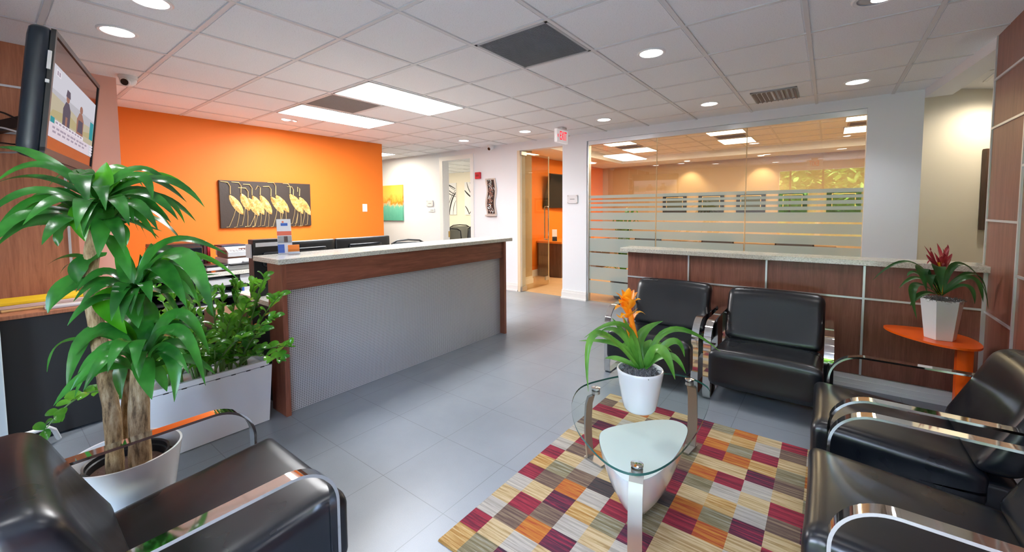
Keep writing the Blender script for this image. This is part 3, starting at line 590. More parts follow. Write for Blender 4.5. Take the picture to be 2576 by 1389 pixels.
# ================================================================ CEILING FITTINGS
def troffer(name, label, x0, x1, y0, y1, z, power, col=(.97, .98, 1), lens=None, group=None, split='x'):
    t = thing(name, label, 'ceiling light', ((x0+x1)/2, (y0+y1)/2, z), 0, group)
    hx, hy = (x1-x0)/2-.014, (y1-y0)/2-.014
    f = B(); e = .012
    f.box(-hx, hx, -hy, -hy+e, -.014, .0); f.box(-hx, hx, hy-e, hy, -.014, .0); f.box(-hx, -hx+e, -hy, hy, -.014, .0); f.box(hx-e, hx, -hy, hy, -.014, .0)
    f.build('frame', M_CBAR, t)
    l = B()
    l.box(-hx+e, -.012, -hy+e, hy-e, -.012, -.004) if split == 'x' else l.box(-hx+e, hx-e, -hy+e, -.012, -.012, -.004)
    l.box(.012, hx-e, -hy+e, hy-e, -.012, -.004) if split == 'x' else l.box(-hx+e, hx-e, .012, hy-e, -.012, -.004)
    l.build('diffuser', lens or M_LENS, t)
    r = B()
    r.box(-.012, .012, -hy+e, hy-e, -.013, -.004) if split == 'x' else r.box(-hx+e, hx-e, -.012, .012, -.013, -.004)
    r.build('centre_rib', plain('diffuser_rib', (.8, .8, .8), .5, em=(1, .98, .95), es=3.2), t)
    light('tube_light', 'AREA', (0, 0, -.03), power, col, t, hx*1.8, hy*1.8)
    return t
troffer('troffer_light', 'larger looking bright ceiling panel light, the one nearer the middle of the room', -2*T, -1*T, 2*T, 4*T, CZ, POW_TROFFER, group='panel lights over the desk')
troffer('troffer_light', 'bright ceiling panel light nearer the orange wall', -4*T, -3*T, 2*T, 4*T, CZ, POW_TROFFER, group='panel lights over the desk')
troffer('troffer_light', 'ceiling panel light partly seen past the end of the orange wall', -8*T, -7*T, 5*T, 7*T, CZ, POW_TROFFER*.62, (1, .84, .56))
i = 0
for x, lab in ((-.60, 'left'), (1.21, 'middle'), (3.0, 'right')):
    for y, lb in ((6.58, 'nearer'), (7.66, 'farther')):
        troffer('troffer_light', 'warm ceiling panel seen through the glass, %s of the %s pair' % (lb, lab), x-.29, x+.29, y-(.23 if y < 7 else .35), y+(.23 if y < 7 else .35), CC, 27, (1, .78, .45), M_LENSW, 'panel lights behind the glass', 'y')
troffer('troffer_light', 'ceiling panel light in the white room, hidden above the white doorway', -5.9, -4.7, 5.0, 5.6, 2.45, 52, (1, .80, .52))

def downlight(label, x, y, z=CZ, power=None, col=(.97, .98, 1), group='round recessed downlights', aim=(0, 0, -1), spot=2.1):
    t = thing('recessed_downlight', label, 'downlight', (x, y, z), 0, group)
    B().lathe([(.078, -.002), (.098, -.002), (.100, -.008), (.092, -.013), (.080, -.011), (.078, -.006)], n=40, cap=False).build('trim_ring', M_WHITEP, t, True)
    B().lathe([(.0, -.006), (.04, -.0065), (.079, -.008)], n=40, cap=False).build('lens', M_LENS, t)
    light('lamp', 'SPOT', (0, 0, -.03), power or POW_DOWN, col, t, spot=spot, aim=aim, radius=.07)
    return t
row = ['leftmost', 'second from the left', 'third from the left', 'fourth from the left', 'rightmost']
for kx, lab in zip((-3.5, -1.5, .5, 2.5, 4.5), row):
    downlight('round downlight in the row nearest the glass and white wall, %s' % lab, kx*T, 6.5*T, power=POW_DOWN*(2.0 if kx > 2 else 1.0))
downlight('round downlight in the middle of the ceiling, right of the dark return grille', 2.5*T, 3.5*T)
downlight('round downlight at the left, above the television side', -1.6*T, -.5*T)
downlight('round downlight cut by the top left picture edge', -.55*T, -.45*T)
for x, y, lab in ((2.5, .5, 'right of the middle'), (4.5, .5, 'by the right wood wall'), (.5, -1.5, 'left rear'), (2.5, -2.5, 'right rear')):
    downlight('added round fill downlight overhead outside the picture, %s' % lab, x*T, y*T)  # unseen lamps added to fill the foreground with light
downlight('round downlight behind the half wall side of the cream corridor', 3.95, 4.75, power=34, spot=2.8, col=(1, .88, .68))
t = thing('gimbal_downlight', 'tilted round downlight at the top right picture edge', 'downlight', (4.5*T, 3.45*T, CZ))
B().lathe([(.080, -.002), (.105, -.002), (.107, -.008), (.098, -.014), (.082, -.012)], n=40, cap=False).build('trim_ring', M_WHITEP, t, True)
B().lathe([(.0, -.02), (.05, -.018), (.082, -.006)], n=32, cap=False).build('unlit_reflector', M_GREYP, t, True)  # grey stands in for the unlit half of the reflector
B().lathe([(.0, -.024), (.034, -.022), (.05, -.016)], c=(.025, 0, -.002), n=32, cap=False).build('lens', M_LENS, t, True)
light('lamp', 'SPOT', (0, 0, -.04), POW_DOWN, (1, .95, .9), t, spot=2.1, aim=(0, 0, -1), radius=.07)
# wall washer with two small heads in front of the orange wall
t = thing('wall_washer', 'small twin head ceiling spot in front of the orange wall', 'spotlight', (-4.5*T, 2.5*T, CZ))
B().lathe([(.05, -.001), (.085, -.002), (.086, -.008), (.055, -.010)], n=32, cap=False).build('trim_ring', M_CBAR, t, True)
B().lathe([(0, -.018), (.03, -.016), (.052, -.004)], c=(0, -.045, 0), n=24, cap=False).build('lamp_head', M_LENS, t, True)
B().lathe([(0, -.012), (.016, -.010), (.028, -.003)], c=(0, .062, 0), n=24, cap=False).build('lamp_head', M_LENS, t, True)
light('lamp', 'SPOT', (0, 0, -.05), 14, (1, .86, .62), t, spot=2.4, aim=(-.45, .1, -.85), radius=.05)
# wash spots over the tan wall behind the glass
for x, lab in ((-.05, 'left'), (1.42, 'right')):
    t = thing('wall_washer', 'small warm spot over the tan wall behind the glass, %s one' % lab, 'spotlight', (x, 9.18, 2.50), 0, 'spots over the tan wall')
    B().lathe([(.0, -.006), (.04, -.008), (.06, -.004)], n=24, cap=False).build('lens', M_LENSW, t)
    light('lamp', 'SPOT', (0, 0, -.03), 26, (1, .74, .40), t, spot=1.5, aim=(0, .35, -1), radius=.03)

def grille(label, x0, x1, y0, y1, mat, group=None):
    t = thing('return_air_grille', label, 'vent', ((x0+x1)/2, (y0+y1)/2, CZ), 0, group)
    hx, hy = (x1-x0)/2-.013, (y1-y0)/2-.013
    f = B(); e = .02
    f.box(-hx, hx, -hy, -hy+e, -.010, 0); f.box(-hx, hx, hy-e, hy, -.010, 0); f.box(-hx, -hx+e, -hy, hy, -.010, 0); f.box(hx-e, hx, -hy, hy, -.010, 0)
    f.build('frame', mat[0], t)
    s = B()
    s.box(-hx+e, hx-e, -hy+e, hy-e, -.006, -.004)
    n = 42
    for q in range(n):
        x = -hx+e+(q+.5)*(2*hx-2*e)/n; s.box(x-.002, x+.002, -hy+e, hy-e, -.010, -.006)
    for q in range(n):
        y = -hy+e+(q+.5)*(2*hy-2*e)/n; s.box(-hx+e, hx-e, y-.002, y+.002, -.0095, -.006)
    s.build('egg_crate_core', mat[1], t); return t
MG = plain('grey_grille_frame', (.40, .42, .45), .5); MGC = plain('dark_grille_core', (.15, .165, .185), .7); MGC2 = plain('taupe_grille_core', (.30, .26, .25), .8)  # grille cores are darker than their frames
grille('dark grey square return grille in the middle of the ceiling', T, 2*T, 2*T, 3*T, (MG, MGC))
grille('brownish square ceiling panel between the two bright panel lights', -3*T, -2*T, 2*T, 3*T, (M_CBAR, MGC2))
# deep louvred supply diffuser
t = thing('supply_diffuser', 'brown grey louvred air diffuser sunk in the ceiling near the glass', 'vent', (2.12, 4.01, CZ))
f = B(); hx, hy = .19, .235
f.box(-hx, hx, -hy, -hy+.03, -.016, 0); f.box(-hx, hx, hy-.02, hy, -.012, 0); f.box(-hx, -hx+.02, -hy, hy, -.012, 0); f.box(hx-.02, hx, -hy, hy, -.012, 0)
MD = plain('taupe_diffuser_metal', (.23, .20, .185), .5); f.build('frame', plain('grey_diffuser_rim', (.27, .28, .30), .45), t)
B().box(-hx+.02, hx-.02, -hy+.03, hy-.02, -.004, -.002).build('throat_shade', plain('painted_throat_shade', (.03, .028, .027), .8), t)  # flat dark sheet painted as the shade inside the throat
for q in range(9):
    x = -hx+.03+q*.04
    s = B(); s.obox((x, 0, -.014), (1, 0, 1.0 if q < 4 else -1.0), (0, 1, 0), (-1.0 if q < 4 else 1.0, 0, 1), .017, hy-.03, .002); s.build('louvre', MD, t)
for x, y, lab in ((-.60, 7.06, 'left'), (1.21, 7.06, 'middle'), (3.0, 7.06, 'right')):
    t = thing('return_air_grille', 'slim tan air diffuser behind the glass, between the %s pair of ceiling panels' % lab, 'vent', (x, y, CC), 0, 'air diffusers behind the glass')
    s = B(); s.box(-.24, .24, -.14, .14, -.012, 0); s.build('frame', plain('tan_vent', (.45, .38, .30), .6), t)
    s = B()
    for q in range(7): s.box(-.21, .21, -.12+q*.04-.008, -.12+q*.04+.008, -.018, -.012)
    s.build('slats', M_DARKWOOD, t)

def dome_camera(label, x, y, look):
    t = thing('dome_camera', label, 'security camera', (x, y, CZ))
    B().lathe([(.062, 0), (.064, -.018), (.058, -.030)], n=32).build('base', M_WHITEP, t, True)
    B().lathe([(.055, -.028), (.056, -.045), (.046, -.068), (.026, -.082), (0, -.088)], n=32, cap=False).build('dome', M_WHITEP, t, True); dm_ = [c for c in t.children if c.name.startswith('dome')][0]
    a = Vector(look).normalized(); c = Vector((0, 0, -.045))
    m = B(); m.tube([c+a*.02, c+a*.058], .033, 24); m.build('lens_ring', M_WHITEP, dm_, True)
    m = B(); m.tube([c+a*.05, c+a*.0605], .026, 24); m.build('lens', M_BLACKG, dm_, True)
    return t
dome_camera('white dome security camera on the ceiling beside the television', -2.07, -.075, (.80, -.55, -.38))
dome_camera('white security camera high on the white wall by the exit sign', -2.126, 4.62, (.1, -.9, -.45))

# exit sign
def text_mesh(txt, size, ext):
    cu = bpy.data.curves.new('txt', 'FONT'); cu.body = txt; cu.size = size; cu.extrude = ext; cu.align_x = 'CENTER'; cu.align_y = 'CENTER'
    o = bpy.data.objects.new('txt', cu); COL.objects.link(o)
    dg = bpy.context.evaluated_depsgraph_get(); me = bpy.data.meshes.new_from_object(o.evaluated_get(dg))
    bpy.data.objects.remove(o); bpy.data.curves.remove(cu); return me
def exit_sign(label, loc, rz, arrow=True):
    t = thing('exit_sign', label, 'sign', loc, rz)
    B().box(-.15, .15, -.022, .022, -.205, -.028, .004).build('housing', plain('white_sign_body', (.78, .77, .80), .4, em=(1, .95, .95), es=.18), t)
    B().box(-.06, .06, -.05, .05, -.028, 0, .003).build('canopy', M_CBAR, t)
    me = text_mesh('EXIT', .150, .001); me.materials.append(M_EXRED)
    for v in me.vertices: v.co.x *= .60; v.co.y *= 1.12
    o = bpy.data.objects.new('letters', me); COL.objects.link(o); o.parent = t; o.location = (.012, -.0245, -.117); o.rotation_euler = (PI/2, 0, 0)
    if arrow:
        B().prism([(-.137, -.117), (-.122, -.097), (-.114, -.097), (-.128, -.117), (-.114, -.137), (-.122, -.137)], -.0265, -.0225, lambda a, b_, c: (a, c, b_)).build('arrow', M_EXRED, t)
    return t
exit_sign('white exit sign with red letters hanging in front of the glass doorway', (-.37, 4.06, CZ-.01), PI/2)
exit_sign('white exit sign with red letters seen mirrored in the glass', (2.30, -1.22, CZ-.01), PI, False)
# ================================================================ RECEPTION DESK
t = thing('reception_desk', 'walnut reception desk with perforated silver front and granite counter', 'desk', (-.39, 1.52, 0))
def dk(x0, x1, y0, y1, z0, z1, bev=.002): return B().box(x0+.39, x1+.39, y0-1.52, y1-1.52, z0, z1, bev)
dk(-.50, -.285, .312, .345, 0, 1.04).build('side_panel', W_DESKV, t)
dk(-.50, -.270, 2.655, 2.69, 0, 1.04).build('side_panel', W_DESKV, t)
dk(-.318, -.287, .345, 2.655, .86, 1.04).build('top_rail', W_DESKH, t)
dk(-.36, -.335, .345, 2.655, .0, .87).build('perforated_front', M_PERF, t)
dk(-.50, -.40, .345, 2.655, .0, 1.04, 0).build('back_board', M_DARKCL, t)
dk(-.665, -.262, .285, 2.80, 1.04, 1.076, .004).build('granite_counter', M_GRAN, t)
t = thing('staff_worktop', 'low granite worktop on dark pedestals hidden behind the reception counter', 'worktop', (-.39, 1.52, 0))
dk(-1.25, -.505, .36, 2.65, .70, .735).build('worktop', M_GRAN, t)
dk(-1.20, -.55, .36, .42, 0, .70).build('pedestal', M_DARKCL, t)
dk(-1.20, -.55, 2.58, 2.64, 0, .70).build('pedestal', M_DARKCL, t)

# monitors, backs towards the visitors
def monitor(label, y, w_, top, x=-.93, dark=M_BLACKP):
    t = thing('monitor', label, 'monitor', (x, y, .735), 0, 'monitors on the desk')
    z0 = top-.735-.34
    B().cushion(.02, w_/2, .17, .015, (.02, 0, 0), 9, lambda p: (p.x, p.y, p.z+z0+.17)).build('case', dark, t, True)
    B().cushion(.018, w_*.30, .085, .016, (0, 0, 0), 7, lambda p: (p.x+.034, p.y, p.z+z0+.20)).build('back_bulge', M_BLACKG, t, True)
    B().box(-.022, -.0195, -w_/2+.02, w_/2-.02, z0+.02, z0+.32).build('screen', M_BLACKG, t)
    B().box(-.015, .025, -.035, .035, .01, z0+.12, .004).build('stand', M_BLACKP, t)
    B().box(-.10, .10, -.12, .12, 0, .014, .004).build('foot', M_BLACKP, t)
    return t
monitor('black monitor back at the left, behind the brochure holder', .815, .455, 1.145)
monitor('black monitor back at the right end, nearer the white wall', 1.335, .575, 1.145)
# upright document tray beside the monitors
t = thing('document_holder', 'black upright tray holding white papers left of the monitors', 'document holder', (-.93, .47, .735))
B().box(-.05, .05, -.10, .10, 0, .44, .004).build('tray', M_BLACKP, t)
B().box(.052, .056, -.085, .085, .385, .415).build('paper', M_PAPER, t)
B().box(-.06, .03, -.113, -.104, .30, .405).build('paper_stack', M_PAPER, t)
B().cushion(.03, .075, .06, .028, (0, 0, 0), 7, lambda p: (p.x+.085, p.y+.02, p.z+.285)).build('handset', M_BLACKG, t, True)
# brochure holder
t = thing('brochure_holder', 'clear holder with tall leaflets and an orange card on the granite counter', 'brochure holder', (-.585, .475, 1.077), math.radians(70))
tilt = lambda y0, y1, z0, z1, x0, x1, dx: [(x0, y0+dx*z0, z0), (x1, y0+dx*z0, z0), (x1, y0+dx*z1, z1), (x0, y0+dx*z1, z1)]
def slab(b, x0, x1, y, z0, z1, th, lean):
    lo = [(x0, y+lean*z0), (x1, y+lean*z0), (x1, y+th+lean*z0), (x0, y+th+lean*z0)]
    A = [b.bm.verts.new((x, yy, z0)) for x, yy in lo]; C_ = [b.bm.verts.new((x, yy+lean*(z1-z0), z1)) for x, yy in lo]
    for q in ((A[0], A[1], C_[1], C_[0]), (A[1], A[2], C_[2], C_[1]), (A[2], A[3], C_[3], C_[2]), (A[3], A[0], C_[0], C_[3]), (A[3], A[2], A[1], A[0]), tuple(C_)):
        f = b.bm.faces.new(q); f.material_index = b.mi
    return b
k = B(); slab(k, -.05, .05, .0, 0, .235, .003, .46); slab(k, -.05, .05, -.045, 0, .10, .003, .1); k.box(-.05, .05, -.05, .03, 0, .003); k.build('acrylic_stand', G_ACR, t)
k = B(); slab(k, -.047, .047, -.006, .004, .255, .004, .46)
k.mi = 1; slab(k, -.047, .047, -.0075, .135, .165, .002, .46); k.mi = 2; slab(k, -.02, .025, -.0072, .205, .225, .002, .46); slab(k, -.047, -.005, -.0072, .01, .07, .002, .46); k.mi = 3; slab(k, -.045, .045, -.0072, .08, .13, .002, .46)
k.mi = 4; slab(k, -.005, .02, -.0078, .085, .128, .002, .46); k.mi = 1; slab(k, -.012, .0, -.0074, .228, .240, .002, .46)
k.build('leaflet', [M_PAPER, M_PINKRED, M_BLUE, plain('photo_grey_print', (.35, .36, .36), .5), plain('photo_dark_print', (.10, .07, .06), .5)], t)
k = B(); slab(k, .012, .085, -.085, .004, .07, .012, .16); k.mi = 1; slab(k, .012, .085, -.0865, .005, .022, .002, .16); k.build('card_stack', [M_ORP, M_PAPER], t)
k = B(); slab(k, .008, .089, -.092, 0, .04, .002, .16); slab(k, .008, .089, -.07, 0, .06, .002, .16); k.box(.008, .089, -.095, -.055, 0, .003); k.build('card_stand', G_ACR, t)

# back counter with pigeonholes along the orange wall
t = thing('rear_counter', 'granite topped back counter with black pigeonhole shelves along the orange wall', 'counter', (-3.0, .9, 0))
def rc(x0, x1, y0, y1, z0, z1, bev=0): return B().box(x0+3.0, x1+3.0, y0-.9, y1-.9, z0, z1, bev)
rc(-3.44, -2.545, -.05, 1.85, .705, .748, .003).build('granite_top', M_GRAN, t)
k = B()
for y in (-.04, .42, .82, 1.22, 1.60, 1.83): k.box(.46-.60, .46-.03, y-.9-.012, y-.9+.012, .0, .705)
for z in (.0, .34, .46, .58): k.box(.46-.60, .46-.03, -.94, .94, z, z+.016)
k.box(.46-.62, .46-.60, -.94, .94, 0, .705)
k.build('pigeonholes', M_DARKCL, t)
for y0, y1, z, h, m, lab in ((.45, .78, .596, .07, M_PAPER, 'upper middle'), (.85, 1.15, .596, .095, M_PAPER, 'upper right'), (.87, 1.18, .476, .075, M_PAPER, 'lower right'), (.47, .80, .476, .03, M_PAPER, 'lower middle'), (.40, .70, .357, .045, M_PAPER, 'bottom')):
    k = B(); nn = 5
    for q in range(nn): k.box(-.10+random.uniform(-.008, .008), .20, -(y1-y0)/2+random.uniform(0, .012), (y1-y0)/2-random.uniform(0, .012), q*h/nn, (q+1)*h/nn-.0008)
    if lab == 'lower right':
        k.mi = 1; k.box(.2, .203, -(y1-y0)/2, -(y1-y0)/2+.02, 0, h)
    o = k.build('paper_stack', [m, M_BLUE]); o.location = (-2.79, (y0+y1)/2, z)
    tag(o, 'stack of white paper in the %s black pigeonhole' % lab, 'paper', 'paper in the pigeonholes')
# fax machine
t = thing('fax_machine', 'white multifunction fax with keypad on the back counter', 'fax machine', (-2.80, .905, .748), 0)
B().box(-.20, .20, -.16, .16, 0, .13, .012, 3).build('body', M_WHITEP, t)
B().prism([(-.17, .15), (.205, .15), (.215, .20), (.10, .25), (-.17, .245)], -.155, .155, lambda a, b_, c: (a, c, b_)).build('scanner_lid', plain('light_grey_fax', (.72, .73, .76), .35), t); lid_ = t.children[-1]
B().box(-.12, .18, -.158, -.1555, .135, .22).build('side_panel', plain('brown_grey_side', (.22, .15, .13), .5), t)
B().box(.185, .26, -.155, .10, .055, .075, .004).build('paper_tray', M_BLACKP, t)
B().obox((.165, .0, .226), (1, 0, -.44), (0, 1, 0), (.44, 0, 1), .018, .035, .002).build('display', M_BLACKG, lid_)
k = B()
for i in range(3):
    for j in range(6): k.obox((.175+.012*i, -.12+.03*j, .222-.0053*i-.0), (1, 0, -.44), (0, 1, 0), (.44, 0, 1), .0045, .010, .003)
k.build('keys', M_GREYP, lid_)
B().cushion(.03, .05, .012, .01, (0, 0, 0), 5, lambda p: (p.x+.20, p.y+.03, p.z+.085)).build('tray_grip', M_GREYP, t, True)
o = B().box(-.12, .12, -.13, .11, 0, .016, .002).build('document_folder', plain('navy_folder', (.02, .035, .07), .4)); o.location = (-2.90, .88, .998); tag(o, 'navy blue folder lying on top of the white fax', 'folder')
t = thing('paper_feeder', 'white and black paper tray reaching out left of the fax', 'paper tray', (-2.66, .672, .748))
B().box(-.10, .10, -.13, .065, .02, .06, .012).build('tray', M_WHITEP, t); B().box(-.11, .11, -.14, .06, .062, .082, .004).build('cover', M_BLACKP, t)
B().cushion(.006, .016, .016, .005, (0, 0, 0), 4, lambda p: (p.x+.102, p.y+.02, p.z+.045)).build('badge', M_BLUE, t, True)
# black printer
t = thing('printer', 'black printer on the back counter beside the plant leaves', 'printer', (-2.80, .335, .748))
B().box(-.22, .22, -.19, .19, 0, .15, .012).build('base', M_BLACKP, t)
B().box(-.22, .21, -.19, .19, .155, .285, .015).build('upper_body', M_BLACKG, t)
B().prism([(-.22, .285), (.16, .285), (.12, .315), (-.2, .315)], -.185, .185, lambda a, b_, c: (a, c, b_)).build('lid', M_BLACKP, t)
B().box(.15, .235, -.15, .12, .055, .085, .004).build('paper_tray', M_GREYP, t)
B().box(.212, .216, -.10, .08, .20, .225).build('slot', M_BLACKP, t)
k = B()
for y in (.12, .15): k.box(.218, .223, y-.008, y+.008, .03, .055)
k.build('stickers', M_PAPER, t)
# binders between printer and fax
for q, (y, h, m, lab) in enumerate(((.60, .30, M_BINDER, 'maroon binder next to the printer, first from the left'), (.635, .29, M_BLACKP, 'black binder in the row behind the fax, second from the left'), (.67, .28, M_BINDER, 'maroon binder in the row behind the fax, third from the left'), (.705, .27, plain('red_folder_spine', (.45, .02, .03), .5), 'bright red folder, last of the upright row behind the fax'))):
    o = B().box(-.13, .13, -.014, .014, 0, h, .002).build('binder', m); o.location = (-3.17, y, .748); tag(o, lab, 'binder', 'upright binders on the back counter')
o = B().box(-.11, .11, -.06, .06, 0, .006).build('paper_sheet', M_PAPER); o.location = (-3.17, .62, 1.052); o.rotation_euler = (0, 0, .12); tag(o, 'loose white sheet lying on the maroon binders', 'paper')
# items in the shadow of the desk
t = thing('storage_cabinet', 'low dark cabinet in the shadow behind the white planter', 'cabinet', (-1.0, .12, 0))
B().box(-.30, .30, -.16, .16, 0, .56, .004).build('body', M_DARKCL, t); B().box(-.26, .26, .161, .166, .05, .52).build('door', M_DARKCL, t)
o = B().box(-.16, .16, -.10, .10, 0, .12, .002).build('cardboard_box', M_CARD); o.location = (-.86, .18, .56); tag(o, 'brown cardboard box on the dark cabinet by the desk end', 'box')

# framed crane picture
t = thing('crane_picture', 'dark canvas with a row of golden wading birds on the orange wall', 'picture', (-3.443, 1.512, 1.485))
W_, H_ = 1.13, .60
B().box(0, .035, -W_/2, W_/2, -H_/2, H_/2, .003).build('canvas', M_CANV, t)
def uv(x, y): return ((x-375)/822-.5)*W_, (.5-(y-148-(x-375)*.02+(x-375)*(y-148)/400*.09-8)/395)*H_*.97
cranes = [([(383,160),(440,168),(460,200),(458,265)], (450,275),(555,435),[(440,540),(500,540)]), ([(470,163),(530,168),(548,195),(545,255)],(545,260),(610,400),[(545,525),(590,530)]),
 ([(525,210),(585,212),(605,240),(603,290)],(605,295),(690,440),[(650,530),(610,528)]), ([(565,180),(620,182),(640,210),(637,270)],(640,275),(735,430),[(655,525),(700,525)]),
 ([(668,225),(690,190),(712,205),(708,265)],(708,270),(805,425),[(735,520),(770,528)]), ([(735,195),(790,192),(808,215),(805,275)],(805,280),(915,415),[(815,525),(880,525)]),
 ([(778,160),(835,160),(853,190),(850,260)],(850,265),(970,405),[(885,520),(935,515)]), ([(920,165),(970,165),(990,190),(988,245)],(985,250),(1085,400),[(1000,495),(1045,490)]),
 ([(960,190),(1005,190),(1022,215),(1018,262)],(1015,262),(1110,412),[(1030,515),(1085,512)]), ([(1062,230),(1065,190),(1085,205),(1080,265)],(1080,275),(1188,420),[(1100,512),(1150,500)])]
for neck, a, c, feet in cranes:
    k = B()
    P = [(.042, *uv(*p)) for p in neck]
    k.tube(P, [.004, .0065, .0055, .006], 6)
    A, C_ = Vector(uv(*a)), Vector(uv(*c)); d = (C_-A); n_ = Vector((-d.y, d.x)).normalized(); L = d.length
    prof = [(0, .010), (.15, .034), (.4, .052), (.65, .050), (.85, .034), (.93, .020), (1, .006)]
    k.mi = 1
    up_ = [A+d*u+n_*v for u, v in prof]; lo_ = [A+d*u-n_*v*.8 for u, v in prof]
    for q in range(len(prof)-1):
        k.face([(.038, *up_[q]), (.038, *up_[q+1]), (.050, *(A+d*prof[q+1][0])), (.050, *(A+d*prof[q][0]))])
        k.face([(.050, *(A+d*prof[q][0])), (.050, *(A+d*prof[q+1][0])), (.038, *lo_[q+1]), (.038, *lo_[q])])
    k.mi = 0
    for f_, s_ in zip(feet, (.55, .75)):
        h_ = A+d*s_; ft = Vector(uv(*f_)); kn = (h_+ft)/2+Vector((.006, 0))
        k.tube([(.040, *h_), (.040, *kn), (.040, *ft), (.040, ft.x-.03, ft.y-.006)], .0035, 5)
    k.build('crane', [M_GOLD, M_GOLDL], t)
# light switch
t = thing('light_switch', 'white light switch plate on the orange wall', 'light switch', (-3.443, 2.98, 1.443))
B().box(0, .006, -.042, .042, -.062, .062, .002).build('plate', M_WHITEP, t); B().box(.006, .010, -.018, .018, -.035, .035, .001).build('rocker', M_WHITEP, t)

# ================================================================ BACK WALL ITEMS
t = thing('abstract_painting', 'yellow and turquoise abstract painting on the cream wall past the orange wall', 'painting', (-5.02, YB-.002, 1.565))
def abstract():
    m, nt, p, o = newmat('abstract_paint'); v = coords(nt); sx = node(nt, 'ShaderNodeSeparateXYZ'); lnk(nt, v, sx.inputs[0])
    n = noise(nt, coords(nt, (6, 6, 2)), 2, 6, .7); n2 = noise(nt, v, 9, 5, .7)
    ad = node(nt, 'ShaderNodeMath', operation='MULTIPLY_ADD'); ad.inputs[1].default_value = .42; lnk(nt, n, ad.inputs[0]); lnk(nt, sx.outputs[2], ad.inputs[2])
    ad2 = node(nt, 'ShaderNodeMath', operation='MULTIPLY_ADD'); ad2.inputs[1].default_value = .30; lnk(nt, n2, ad2.inputs[0]); lnk(nt, ad.outputs[0], ad2.inputs[2])
    ad3 = node(nt, 'ShaderNodeMath', operation='ADD'); ad3.inputs[1].default_value = .14; lnk(nt, ad2.outputs[0], ad3.inputs[0])
    c = ramp(nt, ad3.outputs[0], [(.15, (.10, .45, .34)), (.42, (.16, .55, .42)), (.47, (.70, .55, .28)), (.52, (.78, .22, .01)), (.58, (.85, .40, .05)), (.68, (.85, .55, .10)), (.95, (.82, .50, .06))])
    lnk(nt, c, p.inputs['Base Color']); p.inputs['Roughness'].default_value = .5; return m
B().box(-.37, .37, -.035, 0, -.385, .385, .002).build('canvas', abstract(), t)
t = thing('fire_alarm', 'red fire alarm pull station on the white wall', 'fire alarm', (-2.482, YB, 2.02))
B().box(-.06, .06, -.045, 0, -.06, .06, .006).build('housing', M_RED, t); B().box(-.035, .035, -.052, -.044, -.02, .02, .003).build('pull_bar', plain('dark_red_pull', (.30, .005, .015), .4), t)
B().box(-.075, -.061, -.03, 0, -.06, .06, .002).build('side_cover', M_WHITEP, t)
# wavy metal wall art
t = thing('metal_wall_art', 'tall narrow wavy silver and black wall art on the white wall', 'wall art', (-2.185, YB-.004, 1.63))
k = B()
def wav(z): return .018*math.sin(z*14)
zs = [-.325+.65*q/24 for q in range(25)]
L_ = [(-.115+wav(z), z) for z in zs]; R_ = [(.115+wav(z), z) for z in zs]
k.prism(L_+R_[::-1], -.012, 0, lambda a, b_, c: (a, c, b_)); k.build('backing', plain('silver_leaf', (.58, .56, .53), .4, .3), t)
k = B(); L_ = [(-.075+wav(z)*.7, z) for z in zs[1:-1]]; R_ = [(.078+wav(z)*.7, z) for z in zs[1:-1]]
k.prism(L_+R_[::-1], -.020, -.012, lambda a, b_, c: (a, c, b_)); k.build('dark_panel', plain('black_enamel', (.02, .02, .022), .3), t)
k = B(); rr = random.Random(5)
for q in range(44):
    cx, cz, ra = rr.uniform(-.045, .045), -.285+q*.0132, rr.uniform(.015, .035); a0 = rr.uniform(0, 6); sp = rr.uniform(2.5, 5)
    k.tube([(cx+ra*math.cos(a0+sp*i/9)+wav(cz)*.7, -.0225, cz+ra*1.1*math.sin(a0+sp*i/9)) for i in range(10)], .0032, 5)
k.build('silver_scrolls', plain('bright_silver_line', (.75, .75, .76), .25, .8), t)
B().box(-.11, .13, -.05, 0, -.345, -.318, .003).build('ledge', plain('silver_ledge', (.66, .64, .62), .4, .4), t)
def sign_plate(label, x, z, w2_, h2, two=False):
    t = thing('sign_plate', label, 'sign', (x, YB, z), 0)
    B().box(-w2_, w2_, -.020, -.014, -h2, h2, .001).build('plate', plain('clear_white_sign', (.74, .75, .78), .15), t)
    k = B()
    for sx in (-1, 1):
        for sz in (-1, 1): k.tube([(sx*(w2_-.012), 0, sz*(h2-.012)), (sx*(w2_-.012), -.026, sz*(h2-.012))], .007, 10)
    k.build('standoffs', M_STEEL, t)
    B().box(-w2_*.45, w2_*.45, -.0212, -.0198, -.007, .007).build('print_line', M_GREYP, t)
    return t
sign_plate('small clear sign plate on the white column between door and glass', -.545, 1.552, .088, .064)
sign_plate('upper small sign plate beside the white doorway', -3.80, 1.535, .095, .060)
t = thing('sign_plate', 'lower narrow sign plate beside the white doorway', 'sign', (-3.765, YB, 1.40))
B().box(-.09, .09, -.016, 0, -.034, .034, .002).build('plate', M_WHITEP, t); B().box(-.02, .07, -.0175, -.0155, -.008, .008).build('print_line', M_GREYP, t)

